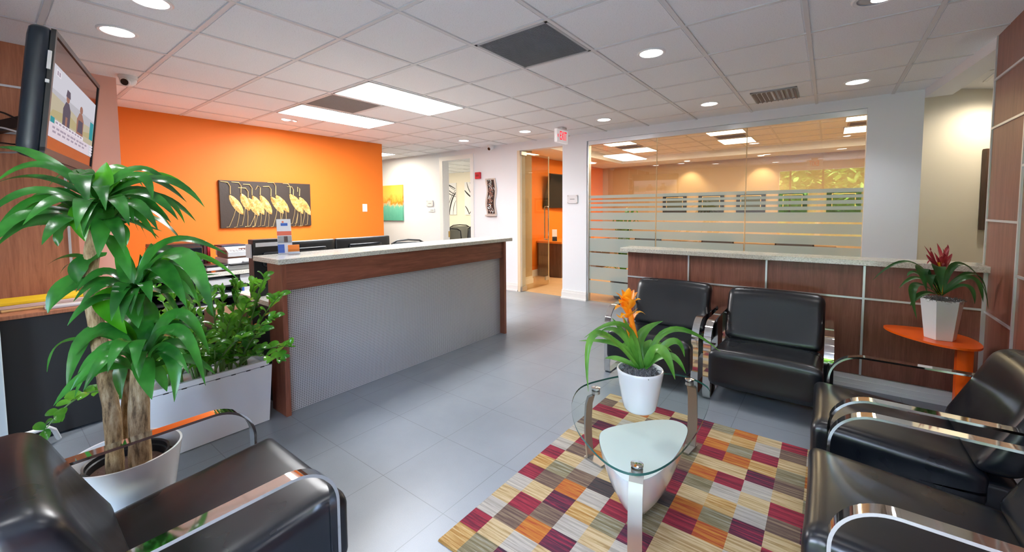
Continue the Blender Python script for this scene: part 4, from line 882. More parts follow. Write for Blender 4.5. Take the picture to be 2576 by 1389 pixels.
# office task chairs
def task_chair(label, loc, rz, col=M_MESH, back_top=1.0):
    t = thing('office_chair', label, 'office chair', loc, rz, None)
    B().cushion(.24, .24, .04, .035, (0, 0, .01), 9, lambda p: (p.x, p.y, p.z+.46)).build('seat', M_MESH, t, True)
    k = B(); hb = back_top
    pts = [(-.20, .27, .58), (-.235, .29, .75), (-.215, .31, hb-.05), (-.15, .315, hb-.012), (0, .32, hb), (.15, .315, hb-.012), (.215, .31, hb-.05), (.235, .29, .75), (.20, .27, .58)]
    sm = []
    for i in range(len(pts)-1):
        a, c = Vector(pts[i]), Vector(pts[i+1])
        for q in range(4): sm.append(a.lerp(c, q/4))
    sm.append(Vector(pts[-1])); sm.append(Vector((0, .265, .56))); 
    k.tube(sm+[Vector(pts[0])], .012, 8); bf_ = k.build('back_frame', M_BLACKP, t, True)
    k = B()
    rows = [[(sx*(.19+.03*math.sin(PI*u)), .275+.04*u-.03*math.sin(PI*u)*0, .58+(hb-.03-.58)*u) for sx in (-1, -.5, 0, .5, 1)] for u in [q/8 for q in range(9)]]
    vr = [[k.bm.verts.new(p) for p in r] for r in rows]
    for a, c in zip(vr, vr[1:]):
        for i in range(4): k.bm.faces.new((a[i], a[i+1], c[i+1], c[i]))
    k.build('back_mesh', col, bf_, True)
    for sx in (-1, 1):
        B().tube([(sx*.25, .12, .45), (sx*.29, .12, .52), (sx*.29, .10, .66), (sx*.29, -.10, .67)], .016, 8).build('armrest', M_BLACKP, t, True)
    B().tube([(0, 0, .08), (0, 0, .43)], .028, 12).build('gas_lift', M_BLACKP, t, True)
    B().tube([(0, .18, .44), (0, .30, .50), (0, .30, .62)], .022, 8).build('back_support', M_BLACKP, t, True)
    k = B()
    for q in range(5):
        a = q*2*PI/5; k.tube([(0, 0, .09), (.30*math.cos(a), .30*math.sin(a), .055)], [.024, .016], 8)
    sb_ = k.build('star_base', M_BLACKP, t, True)
    for q in range(5):
        a = q*2*PI/5; x, y = .30*math.cos(a), .30*math.sin(a)
        B().tube([(x-.02*math.sin(a), y+.02*math.cos(a), .028), (x+.02*math.sin(a), y-.02*math.cos(a), .028)], .028, 12).build('castor', M_BLACKP, sb_, True)
    return t
task_chair('dark office chair back peeking above the granite counter behind the desk', (-2.24, 2.88, 0), -2.2, back_top=.995)
task_chair('black mesh office chair in the white room, the nearer of the two', (-3.93, 5.40, 0), -2.43, plain('light_see_through_mesh', (.20, .19, .15), .8), back_top=1.01)
task_chair('black mesh office chair in the white room, farther and taller one', (-4.32, 6.02, 0), -2.3, plain('pale_see_through_mesh', (.42, .41, .34), .8), back_top=1.065)
task_chair('sliver of a black mesh chair cut by the white door casing', (-3.70, 6.05, 0), -2.5, back_top=1.05)
# canvases in the white room
for x, lab, sd in ((-5.97, 'left one', 3), (-5.22, 'right one', 8)):
    t = thing('line_art_canvas', 'white canvas with black swooping lines in the white room, %s' % lab, 'picture', (x, 7.398, 1.72), 0, 'line art canvases in the white room')
    B().box(-.21, .21, -.03, 0, -.45, .45, .002).build('canvas', M_PAPER, t)
    k = B(); lines = {3: [((.02, .01), (.45, .07), (.95, .19), .024), ((.02, .11), (.30, .26), (.97, .37), .020), ((.02, .24), (.40, .37), (.98, .43), .018), ((.97, .23), (.35, .45), (.08, .99), .014),
        ((.97, .30), (.45, .55), (.34, .99), .040), ((.98, .55), (.70, .74), (.70, .99), .016), ((.30, .06), (.50, .16), (.97, .24), .010), ((.03, .73), (.30, .86), (.40, .99), .012)],
        8: [((.22, .01), (.30, .20), (.60, .36), .020), ((.02, .25), (.25, .36), (.62, .47), .034), ((.05, .73), (.28, .82), (.40, .98), .026), ((.40, .98), (.60, .86), (.90, .76), .022), ((.60, .47), (.80, .60), (.97, .90), .020), ((.50, .02), (.72, .2), (.97, .30), .016)]}[sd]
    for (ax_, ay_), (bx_, by_), (cx_, cy_), th in lines:
        P_ = [((1-u)**2*ax_+2*u*(1-u)*bx_+u*u*cx_, (1-u)**2*ay_+2*u*(1-u)*by_+u*u*cy_) for u in [q/16 for q in range(17)]]
        P_ = [(-.21+.42*u, .45-.90*v) for u, v in P_]; vr = []
        for q in range(17):
            a, c = P_[max(0, q-1)], P_[min(16, q+1)]; n_ = Vector((a[1]-c[1], c[0]-a[0])).normalized()*th*.62*(.55+.45*math.sin(PI*q/16))
            cl_ = lambda x, y: k.bm.verts.new((max(-.209, min(.209, x)), -.0315, max(-.449, min(.449, y))))
            vr.append((cl_(P_[q][0]-n_.x, P_[q][1]-n_.y), cl_(P_[q][0]+n_.x, P_[q][1]+n_.y)))
        for a, c in zip(vr, vr[1:]): k.bm.faces.new((a[0], c[0], c[1], a[1]))
    k.build('black_lines', M_BLACKP, t)

# room behind the glass: screen, credenza, pictures, table, chairs, plant
t = thing('wall_screen', 'dark flat screen tilted on the deep orange wall behind the glass door', 'television', (-2.295, 7.05, 1.80))
B().box(0, .10, -.06, .06, -.08, .08, .004).build('wall_bracket', M_BLACKP, t)
B().obox((.16, .05, .0), (.96, -.1, -.22), (.1, 1, 0), (.22, 0, .96), .025, .58, .37).build('panel', M_BLACKP, t)
B().obox((.188, .047, -.006), (.96, -.1, -.22), (.1, 1, 0), (.22, 0, .96), .001, .56, .35).build('glass_face', M_BLACKG, t)
t = thing('credenza', 'dark brown cabinet with an orange top behind the glass door', 'cabinet', (-1.98, 7.1, 0))
B().box(-.30, .28, -.80, 1.5, .0, .70, .003).build('body', M_DARKWOOD, t); B().box(-.31, .30, -.82, 1.52, .70, .74, .003).build('top', plain('orange_laminate', (.70, .24, .03), .35), t)
for y in (-.45, .12, .70, 1.25): dd_ = B().box(.281, .292, y-.26, y+.26, .05, .66, .002).build('door', M_DARKWOOD, t); B().box(.292, .310, y-.24, y-.225, .38, .52, .002).build('handle', M_STEEL, dd_)
t = thing('leaflet_stand', 'small white leaflet stand on the orange topped cabinet', 'brochure holder', (-1.95, 6.45, .74), .6)
k = B(); slab(k, -.05, .05, 0, 0, .24, .01, .2); k.build('leaflet', M_PAPER, t); k = B(); slab(k, -.05, .05, -.02, 0, .09, .006, .2); k.build('pocket', M_BLACKP, t)
for (x0, x1), lab in zip(((-.68, -.126), (.142, .685), (.935, 1.493), (1.725, 2.227), (2.54, 3.07)), ('first from the left', 'second from the left', 'third from the left', 'fourth from the left', 'last at the right')):
    t = thing('framed_print', 'black framed print on the tan wall behind the frosted bands, %s' % lab, 'picture', ((x0+x1)/2, 9.498, 1.62), 0, 'prints on the tan wall')
    hx = (x1-x0)/2
    k = B(); k.box(-hx, hx, -.03, 0, -.33, -.25); k.box(-hx, hx, -.03, 0, .05, .13); k.box(-hx, -hx+.08, -.03, 0, -.25, .05); k.box(hx-.08, hx, -.03, 0, -.25, .05); k.build('frame', M_BLACKP, t)
    k = B(); k.box(-hx+.08, hx-.08, -.033, -.02, -.262, -.245); k.box(-hx+.08, hx-.08, -.033, -.02, .045, .062); k.box(-hx+.08, -hx+.095, -.033, -.02, -.245, .045); k.box(hx-.095, hx-.08, -.033, -.02, -.245, .045); k.build('gold_slip', M_GOLD, t)
    B().box(-hx+.09, hx-.09, -.02, -.012, -.25, .05).build('print', plain('dark_olive_print', (.06, .07, .03), .3), t)
t = thing('conference_table', 'long dark table behind the frosted glass', 'table', (1.2, 7.3, 0))
B().box(-1.5, 1.5, -.55, .55, .71, .75, .01).build('tabletop', M_DARKWOOD, t)
for x in (-1.0, 1.0): B().box(x-.08, x+.08, -.35, .35, 0, .71, .005).build('leg', M_DARKWOOD, t)
for x, y, rz, lab in ((.1, 6.5, PI, 'left'), (1.2, 6.5, PI, 'middle'), (2.2, 6.5, PI, 'right')):
    task_chair('dark office chair behind the frosted glass, %s of three' % lab, (x, y, 0), rz, back_top=.98)
# plant behind the glass
t = thing('potted_palm', 'leafy plant in a dark pot behind the left end of the frosted glass', 'potted plant', (.05, 5.22, 0))
B().lathe([(.13, 0), (.17, .10), (.19, .26), (.20, .30), (.185, .30), (.17, .26)], n=32, cap=False).build('pot', M_BLACKG, t, True)
B().lathe([(0, .26), (.175, .262)], n=24, cap=False).build('soil', M_SOIL, t)
rr = random.Random(9); k = B()
for q in range(46):
    a = rr.uniform(0, 2*PI); ra = rr.uniform(.08, .32); h = rr.uniform(.35, 1.25)
    k.leaf((.03*math.cos(a), .03*math.sin(a), .25+h*.35), (ra*.6*math.cos(a), ra*.6*math.sin(a), h+.12), (ra*math.cos(a), ra*math.sin(a), h), rr.uniform(.05, .08), 7)
k.build('foliage', M_ZZ, t, recalc=False)
# ================================================================ LEFT SIDE: CABINET, TELEVISION
t = thing('low_cabinet', 'low cabinet with black panel and wooden top under the television', 'cabinet', (-1.46, -.66, 0))
B().box(-.29, .25, -.24, .22, .012, .765, .004).build('body', M_DARKCL, t)
B().box(-.30, .262, -.25, .225, .765, .79, .003).build('wooden_top', W_LEFT, t)
for i_, (nm, m, x, y, z, rz, sx, sy, h, lab) in enumerate((
    ('envelope', M_MANILA, -1.47, -.655, .791, .05, .13, .19, .012, 'tan envelope at the bottom of the paper pile on the left cabinet'),
    ('envelope', M_PINKP, -1.475, -.66, .804, -.03, .12, .185, .022, 'pale pink envelope in the middle of the pile on the left cabinet'),
    ('envelope', M_YEL, -1.48, -.665, .827, .04, .115, .18, .018, 'bright yellow envelope on top of the pile on the left cabinet'))):
    o = B().box(-sx, sx, -sy, sy, 0, h, .003).build(nm, m); o.location = (x, y, z); o.rotation_euler = (0, 0, rz); tag(o, lab, 'envelope', 'papers on the left cabinet')
o = B().cushion(.11, .20, .011, .009, (0, 0, .004), 7).build('plastic_sleeve', plain('clear_plastic_wrap', (.62, .60, .62), .15), None, True); o.location = (-1.49, -.645, .857); 
o.dimensions = o.dimensions; tag(o, 'small crumpled clear wrapper beside the yellow envelope', 'wrapper')
o.location = (-1.285, -.57, .7995)
o.scale = (.38, .5, .8)
t = thing('white_tower', 'white upright unit at the left picture edge', 'cabinet', (-1.02, -.90, 0))
B().box(-.15, .16, -.16, .047, 0, .80, .006).build('body', plain('pale_blue_white', (.66, .76, .80), .3), t)
B().tube([(.10, .05, .16), (.12, .09, .17), (.10, .14, .165), (.05, .19, .15), (-.02, .22, .10), (-.08, .24, .02)], .012, 10).build('cable', M_WHITEP, t, True)

# television on a swing arm
A0 = Vector((-.50, -.655, 0)); A1 = Vector((-1.62, -.352, 0))
ax = (A1-A0).normalized(); nrm = Vector((-ax.y, ax.x, 0))
if nrm.y < 0: nrm = -nrm
upv = (Vector((0, 0, 1))+nrm*.115).normalized(); fn_ = ax.cross(upv); fn_ = fn_ if fn_.y > 0 else -fn_
cen = (A0+A1)/2+Vector((0, 0, 1.985))
t = thing('television', 'black flat television on a swing arm, showing a beach programme', 'television', cen)
hw_, hh = (A1-A0).length/2, .325
def tv(a, b_, c): return Vector((0, 0, 0))+ax*a+upv*b_+fn_*c
def tvface(k, pts, c): k.face([tv(a, b_, c) for a, b_ in pts])
k = B(); k.cushion(hw_, .045, hh, .035, (0, 0, 0), 9, lambda p: tv(p.x, p.z, p.y-.048)); k.build('case', plain('navy_black_case', (.012, .020, .032), .35), t, True)
k = B(); e = .034
fr_ = [(-hw_+.008, hw_-.008, -hh+.008, -hh+e+.02), (-hw_+.008, hw_-.008, hh-e, hh-.008), (-hw_+.008, -hw_+e, -hh+e, hh-e), (hw_-e, hw_-.008, -hh+e, hh-e)]
for a0, a1, b0, b1 in fr_: k.obox(tv((a0+a1)/2, (b0+b1)/2, .0), ax, upv, fn_, (a1-a0)/2, (b1-b0)/2, .009)
k.build('bezel', plain('dark_grey_bezel', (.008, .008, .010), .5), t)
k = B(); tvface(k, [(-hw_+e, -hh+e), (hw_-e, -hh+e), (hw_-e, hh-e), (-hw_+e, hh-e)], .003); sg_ = k.build('screen_glass', M_BLACKG, t)
# picture on the lit part of the screen
PC = {'sky': (.62, .60, .66), 'sea': (.50, .48, .52), 'sand': (.52, .45, .33), 'dune': (.48, .40, .22), 'band': (.72, .62, .68), 'text': (.40, .33, .40), 'skin': (.35, .17, .13), 'dark': (.13, .10, .13), 'teal': (.05, .30, .33), 'white': (.78, .72, .78)}
PN = list(PC); mats = [emit('lit_picture_'+n_, PC[n_], .66) for n_ in PN]
k = B(); lay = [0]
X0, X1, Y0, Y1 = -hw_+e+.01, hw_-e-.02, -.205, .165
def P2(u, v): return (X0+(X1-X0)*u, Y0+(Y1-Y0)*v)
def poly(col, pts):
    lay[0] += 1; k.mi = PN.index(col); tvface(k, [P2(u, v) for u, v in pts], .0035+.00012*lay[0])
R4 = lambda u0, v0, u1, v1: [(u0, v0), (u1, v0), (u1, v1), (u0, v1)]
poly('sky', R4(0, 0, 1, 1)); poly('sea', R4(0, .50, 1, .66)); poly('sand', [(0, .2), (1, .2), (1, .52), (.6, .5), (.35, .56), (0, .60)]); poly('dune', [(.05, .38), (.4, .45), (.7, .36), (1, .44), (1, .30), (0, .28)])
def person(u, s_, body, hat):
    poly(body, [(u-.07*s_, .18), (u+.08*s_, .18), (u+.075*s_, .52), (u+.03*s_, .62), (u-.035*s_, .62), (u-.08*s_, .50)])
    poly('skin', [(u+.035*s_*math.cos(q*PI/6), .68+.065*math.sin(q*PI/6)) for q in range(12)])
    if hat: poly('dark', [(u-.045*s_, .70), (u+.05*s_, .70), (u+.035*s_, .80), (u-.03*s_, .81)])
person(.31, 1.0, 'dark', True)
poly('skin', R4(.29, .20, .33, .40))
person(.62, 1.1, 'skin', False); poly('dark', [(.56, .30), (.69, .30), (.68, .50), (.57, .50)])
poly('teal', R4(.88, .30, .985, .62)); poly('white', R4(.05, .86, .14, .95)); poly('text', R4(.065, .875, .09, .935)); poly('text', R4(.10, .875, .125, .935))
poly('band', R4(0, 0, .90, .20)); poly('white', R4(.10, .20, .72, .26)); poly('teal', R4(.02, .20, .09, .28))
for q in range(9): poly('text', R4(.11+.065*q, .215, .155+.065*q, .245))
for q in range(11): poly('text', R4(.06+.07*q, .13, .105+.07*q+.01*(q % 3), .16))
for q in range(8): poly('text', R4(.06+.09*q, .07, .12+.09*q, .10))
for q in range(4): poly('white', R4(.90, .02+.05*q, .98, .05+.05*q))
k.build('picture', mats, sg_, recalc=False)
k = B(); k.obox(tv(-hw_+.004, .16, -.004), ax, upv, fn_, .009, .045, .006); k.obox(tv(-hw_+.004, .055, -.004), ax, upv, fn_, .009, .008, .006); k.build('side_glints', M_WHITEP, t)  # white blocks stand in for a glint on the case side
arm = B(); V0 = tv(.15, 0, -.10)
w0 = Vector((-1.768, -.83, 1.93))-cen
arm.obox(tv(.1, .0, -.105), ax, upv, fn_, .12, .11, .015); arm.obox((V0+w0)/2, (w0-V0), Vector((0, 0, 1)), (w0-V0).cross(Vector((0, 0, 1))), (w0-V0).length/2, .035, .02); arm.build('swing_arm', M_BLACKP, t)
B().obox(w0+Vector((.012, 0, 0)), (1, 0, 0), (0, 1, 0), (0, 0, 1), .012, .05, .075).build('wall_plate', M_BLACKP, t)
for q, (dz, col) in enumerate(((.10, M_BLACKP), (.0, M_WHITEP), (-.10, M_BLACKP), (-.16, M_GREYP))):
    p = [w0+Vector((.03, .02, dz)), w0+Vector((.20, .06, dz+.05)), w0+Vector((.36, .14, dz-.12)), tv(.25, -.12+.05*q, -.10)]
    sm = []
    for i in range(13):
        u = i/12; sm.append(p[0]*(1-u)**3+p[1]*3*u*(1-u)**2+p[2]*3*u*u*(1-u)+p[3]*u**3)
    B().tube(sm, .006, 6).build('cable', col, t, True)

# ================================================================ LOUNGE CHAIRS
def arc(cy, cz, r, a0, a1, n=8): return [(cy+r*math.cos(a0+(a1-a0)*i/n), cz+r*math.sin(a0+(a1-a0)*i/n)) for i in range(n+1)]
def make_armchair():
    t = thing('lounge_chair', 'x', 'armchair')
    D, Ht = .70, .562
    loop = arc(.03, .03, .03, -PI/2, -PI, 5)+arc(.155, Ht-.155, .155, PI, PI/2, 14)+arc(D-.07, Ht-.07, .07, PI/2, 0, 8)+arc(D-.03, .03, .03, 0, -PI/2, 5)
    for sx in (-1, 1):
        B().loopstrap(loop, sx*.350-.025, sx*.350+.025, .010).build('arm_loop', M_CHROME, t, True, 40)
    k = B()
    for y in (.13, .52): k.box(-.326, .326, y-.025, y+.025, .155, .163)
    k.build('cross_bar', M_CHROME, t)
    def seatmap(p):
        y = p.y; u = max(0, min(1, (-y-.235)/.05)); x = p.x*(1+.085*u)
        front = max(0, min(1, (.29-y)/.58))
        z = p.z*(1-.25*(1-front))
        return (x, y+.225, z+.262+(.012 if p.z > 0 else -.012)*front+.03*(1-front)*(1 if p.z < 0 else -.2))
    B().cushion(.322, .29, .125, .055, (0, -.012, .012), 15, seatmap).build('seat', M_LEATH, t, True, 80)
    def backmap(p):
        v = (p.z+.19)/.38
        return (p.x, p.y*(1.10-.12*v)+.525+.165*v, p.z+.535)
    B().cushion(.325, .070, .192, .052, (0, -.02, .012), 15, backmap).build('backrest', M_LEATH, t, True, 80)
    k = B(); k.box(-.30, .30, .40, .60, .18, .31, .02); k.build('back_base', M_LEATH, t, True, 60)
    return t
ch = make_armchair()
spots = [((1.465, 2.315, 0), 0, 1.0, 'black leather lounge chair against the half wall, the left one behind the flower pot'),
         ((2.255, 2.285, 0), 0, 1.0, 'black leather lounge chair against the half wall, the right one in full view'),
         ((2.60, 1.745, 0), -PI/2, .94, 'black leather lounge chair on the right side, the farther one near the orange table'),
         ((2.60, .915, 0), -PI/2, .94, 'black leather lounge chair on the right side, nearest to the viewer at the lower right'),
         ((.925, -.195, 0), PI, .97, 'black leather lounge chair at the lower left beside the potted dracaena')]
for i, (loc, rz, sx, lab) in enumerate(spots):
    o = ch if i == 0 else copy_tree(ch)
    o.location = loc; o.rotation_euler = (0, 0, rz); o.scale = (sx, 1, 1); o['label'] = lab; o['group'] = 'black leather and chrome lounge chairs'

# ================================================================ RUG
RUG = ['GBSCSBGBSCSNCBNC', 'LCNBCNLCNBCPCBCS', 'PSONPONSOCLGSCOL', 'LCPSGSKCNBGSCNCB', 'BPSCLBGNCOSBGLPC', 'NCOSPLLKBPNLNBBP', 'POSLCCBOCLOCBOCL', 'CGNOPCOLGSBCOLGO', 'SBCLNSCPSCSPGBSC', 'NCBSGLBCNBCNLCNB', 'CLGBCNSCPBLCOGSC']
rg = B()
xs = [1.318, 1.42]+[1.42+.1225*q for q in range(1, 10)]+[2.572]; ys = [.219, .341]+[.341+.1075*q for q in range(1, 15)]+[1.935]
TH = .010
for ci in range(11):
    for ri in range(16):
        rg.mi = YKEYS.index(RUG[ci][ri]); rg.face([(xs[ci], ys[ri], TH), (xs[ci+1], ys[ri], TH), (xs[ci+1], ys[ri+1], TH), (xs[ci], ys[ri+1], TH)])
rg.mi = YKEYS.index('G'); X0_, X1_, Y0_, Y1_ = xs[0], xs[-1], ys[0], ys[-1]
e = .004
rg.face([(X0_-e, Y0_-e, 0.001), (X1_+e, Y0_-e, 0.001), (X1_, Y0_, TH), (X0_, Y0_, TH)]); rg.face([(X1_+e, Y0_-e, .001), (X1_+e, Y1_+e, .001), (X1_, Y1_, TH), (X1_, Y0_, TH)])
rg.face([(X1_+e, Y1_+e, .001), (X0_-e, Y1_+e, .001), (X0_, Y1_, TH), (X1_, Y1_, TH)]); rg.face([(X0_-e, Y1_+e, .001), (X0_-e, Y0_-e, .001), (X0_, Y0_, TH), (X0_, Y1_, TH)])
o = rg.build('rug', [YARN[q] for q in YKEYS], recalc=False)
tag(o, 'patchwork checked rug in cream, burgundy and rust under the glass table', 'rug')

# ================================================================ COFFEE TABLE
def smooth_loop(P, n=8):
    out = []; m = len(P)
    for i in range(m):
        p0_, p1, p2, p3 = [Vector((*P[(i+j) % m], 0)) for j in (-1, 0, 1, 2)]
        for q in range(n):
            u = q/n
            v = .5*((2*p1)+(p2-p0_)*u+(2*p0_-5*p1+4*p2-p3)*u*u+(3*p1-p0_-3*p2+p3)*u**3); out.append((v.x, v.y))
    return out
t = thing('coffee_table', 'triangular glass coffee table with three steel legs and a white shield shaped base shelf', 'coffee table', (1.86, 1.03, 0))
ox, oy = 1.86, 1.03
outl = [(1.579, .881), (1.70, .70), (1.816, .598), (1.932, .530), (2.03, .528), (2.095, .605), (2.135, .767), (2.148, 1.023), (2.127, 1.317), (2.075, 1.50), (1.935, 1.575), (1.80, 1.53), (1.69, 1.43), (1.584, 1.26), (1.525, 1.08)]
lp = [(x-ox, y-oy) for x, y in smooth_loop(outl, 6)]
k = B(); k.bm.faces.new([k.bm.verts.new((x, y, .417)) for x, y in lp]); k.bm.faces.new([k.bm.verts.new((x, y, .407)) for x, y in lp][::-1]); k.build('glass_top', G_TAB, t)
k = B(); n_ = len(lp)
lo = [k.bm.verts.new((x, y, .407)) for x, y in lp]; hi = [k.bm.verts.new((x, y, .417)) for x, y in lp]
for i in range(n_): k.bm.faces.new((lo[i], lo[(i+1) % n_], hi[(i+1) % n_], hi[i]))
k.build('glass_rim', M_GEDGE, t, True)
for (lx, ly), (bx, by) in (((1.554, 1.115), (1.585, 1.03)), ((1.985, 1.575), (2.005, 1.49)), ((2.04, .535), (2.005, .585))):
    d = Vector((ox+.05-lx, oy-ly, 0)).normalized(); s_ = Vector((-d.y, d.x, 0))
    k = B()
    path = [(0.0, .0175), (.006, .032), (-.006, .12), (-.010, .22), (-.004, .32), (.012, .372), (.04, .392)]
    for sw in (0,):
        rows = []
        for a, z in path:
            c0 = Vector((lx-ox, ly-oy, z))+d*a
            rows.append([k.bm.verts.new(c0+s_*.026), k.bm.verts.new(c0-s_*.026), k.bm.verts.new(c0-s_*.026+d*.011+Vector((0, 0, -.006))), k.bm.verts.new(c0+s_*.026+d*.011+Vector((0, 0, -.006)))])
        for a, c in zip(rows, rows[1:]):
            for q in range(4): k.bm.faces.new((a[q], a[(q+1) % 4], c[(q+1) % 4], c[q]))
        k.bm.faces.new(rows[0][::-1]); k.bm.faces.new(rows[-1])
    k.obox(Vector((lx-ox, ly-oy, .017))+d*.05, d, s_, (0, 0, 1), .06, .026, .004)
    lg = k.build('leg', M_STEEL, t, True, 30)
    c0 = Vector((lx-ox, ly-oy, 0))+d*.05
    k = B(); k.lathe([(.024, .4175), (.024, .424), (.008, .427), (.0, .427)], c=(c0.x, c0.y, 0), n=20, cap=False); k.build('bolt', M_CHROME, lg, True); B().lathe([(.0, .392), (.022, .392), (.022, .407)], c=(c0.x, c0.y, 0), n=20, cap=False).build('standoff', M_STEEL, lg, True)
# shield shaped body, open bowl form with a white lid, tapering to the floor
top = [(1.736, .866), (1.735, .965), (1.829, 1.105), (1.90, 1.19), (1.975, 1.24), (2.04, 1.222), (2.068, 1.134), (2.075, .937), (2.048, .747), (1.992, .65), (1.93, .645), (1.82, .74)]
tl = [(x-ox, y-oy) for x, y in smooth_loop(top, 5)]
tipx, tipy = 1.915-ox, .925-oy
k = B(); rows = []
for f_, z in ((1.0, .300), (.99, .285), (.93, .235), (.82, .17), (.66, .10), (.46, .045), (.25, .016), (.10, .014)):
    rows.append([k.bm.verts.new((tipx+(x-tipx)*f_, tipy+(y-tipy)*f_, z)) for x, y in tl])
n_ = len(tl)
for a, c in zip(rows, rows[1:]):
    for i in range(n_): k.bm.faces.new((a[i], c[i], c[(i+1) % n_], a[(i+1) % n_]))
k.bm.faces.new(rows[-1]); k.build('white_base', M_CERAM, t, True, 60)
k = B(); k.prism([(tipx+(x-tipx)*.99, tipy+(y-tipy)*.99) for x, y in tl], .292, .302); k.build('shelf_top', plain('glossy_pale_shelf', (.80, .86, .86), .15), t)

# flower pot on the table
t = thing('potted_bromeliad', 'round white pot with a yellow orange flowering bromeliad on the glass table', 'potted plant', (1.876, 1.018, .418))
B().lathe([(.0, .003), (.058, 0), (.068, .004), (.076, .016), (.086, .06), (.101, .15), (.108, .190), (.109, .199), (.106, .204), (.101, .203), (.097, .19), (.094, .17)], n=48, cap=False).build('pot', M_CERAM, t, True, 60)
base = Vector(t.location)
rr = random.Random(2); k = B()
k.lathe([(0, .192), (.06, .190), (.100, .175)], n=24, cap=False)
for q in range(230):
    a, ra = rr.uniform(0, 2*PI), .072*math.sqrt(rr.random()); x, y = ra*math.cos(a), ra*math.sin(a); b_ = rr.uniform(0, 6.3)
    L = rr.uniform(.012, .025)
    k.tube([(x, y, .190), (x+L*math.cos(b_), y+L*math.sin(b_), .200+rr.uniform(0, .014)), (x+L*1.7*math.cos(b_+.6), y+L*1.7*math.sin(b_+.6), .192)], .0016, 4, False)
k.build('moss', M_MOSS, t)
def offs(L, o_): return tuple(Vector(L)-o_)
k = B()
for b_, m_, tt, w_ in BROM1: k.leaf(offs(b_, base), offs(m_, base), offs(tt, base), w_*1.05, 14, .3, (.3, -.5, .7), 'strap')
k.build('foliage', M_BROML, t, recalc=False)
SP = [Vector(offs(p, base)) for p in STALK1]
B().tube([SP[0], SP[0].lerp(SP[1], .6), SP[1]], [.012, .010, .009], 8).build('flower_stalk', M_BROML, t, True)
B().tube([SP[1], SP[2], SP[3].lerp(SP[2], .5)], [.009, .013, .010], 8).build('flower_tube', M_FLOR, t, True); ft_ = [c for c in t.children if c.name.startswith('flower_tube')][0]
k = B()
for b_, m_, tt, w_ in FLOW1: k.leaf(offs(b_, base), offs(m_, base), offs(tt, base), w_*1.2, 8, .3)
k.build('flower', M_FLOR, ft_, recalc=False)

# ================================================================ ORANGE SIDE TABLE WITH POT
t = thing('side_table', 'orange metal side table with a leaf shaped top beside the wood walls', 'side table', (3.25, 2.74, 0))
sh = smooth_loop([(2.905, 2.905), (2.935, 2.80), (3.01, 2.69), (3.11, 2.60), (3.21, 2.57), (3.295, 2.61), (3.330, 2.72), (3.31, 2.88), (3.23, 2.985), (3.12, 3.015), (2.99, 3.00), (2.92, 2.965)], 6)
k = B(); k.prism([(x-3.25, y-2.74) for x, y in sh], .553, .566); k.build('tabletop', M_ORTAB, t)
k = B(); k.prism([(-.025, -.03), (-.005, -.04), (.025, -.04), (.045, -.03), (.045, .03), (.025, .04), (-.005, .04), (-.025, .03)], .008, .553); k.build('column', M_ORTAB, t, True)
k = B(); k.prism([(.17*math.cos(q*PI/16)-.06, .17*math.sin(q*PI/16)) for q in range(32)], 0, .010); k.build('foot', M_ORTAB, t)
t = thing('potted_bromeliad', 'hexagonal white pot with a dark red flowering bromeliad on the orange table', 'potted plant', (3.155, 2.755, .567), math.radians(8))
prof = [(.0, .0), (.072, 0), (.074, .004), (.100, .245), (.100, .25), (.094, .25), (.090, .225)]
B().lathe(prof, n=6, cap=False).build('pot', M_MATTEW, t)
k = B(); k.lathe([(0, .245), (.09, .235)], n=12, cap=False)
for q in range(120):
    a, ra = rr.uniform(0, 2*PI), .080*math.sqrt(rr.random()); x, y = ra*math.cos(a), ra*math.sin(a); b_ = rr.uniform(0, 6.3); L = rr.uniform(.012, .025)
    k.tube([(x, y, .240), (x+L*math.cos(b_), y+L*math.sin(b_), .252+rr.uniform(0, .014)), (x+L*1.7*math.cos(b_+.6), y+L*1.7*math.sin(b_+.6), .246)], .0016, 4, False)
k.build('moss', M_MOSS, t)
mi_ = (Matrix.Translation(t.location) @ Matrix.Rotation(math.radians(8), 4, 'Z')).inverted()
oo = lambda p: tuple(mi_ @ Vector(p))
k = B()
for b_, m_, tt, w_ in BROM2: k.leaf(oo(b_), oo(m_), oo(tt), w_*1.0, 14, .3, (.1, -.4, .8), 'strap')
k.build('foliage', M_BROMD, t, recalc=False)
B().tube([oo(p) for p in STALK2], [.014, .014, .012], 8).build('flower_stalk', plain('yellow_stalk', (.80, .42, .02), .4), t, True); ft_ = [c for c in t.children if c.name.startswith('flower_stalk')][0]
k = B()
for b_, m_, tt, w_ in FLOW2: k.leaf(oo(b_), oo(m_), oo(tt), w_*.85, 8, .3)
k.build('flower', M_FLRED, ft_, recalc=False)

# painting on the cream wall, seen edge on past the wood wall
dv = Vector((.793, .609, 0)); nv = Vector((.609, -.793, 0))
pc = Vector((3.276, 4.705, 0))+dv*.86+nv*.004
t = thing('framed_painting', 'dark framed red and orange painting on the cream wall, mostly hidden by the wood wall', 'painting', (pc.x, pc.y, 1.56), math.atan2(.609, .793))
B().box(-.28, .28, -.04, 0, -.39, .39, .004).build('frame', M_DARKWOOD, t)
B().box(-.255, .255, -.045, -.035, -.365, .365).build('canvas', abstract(), t)

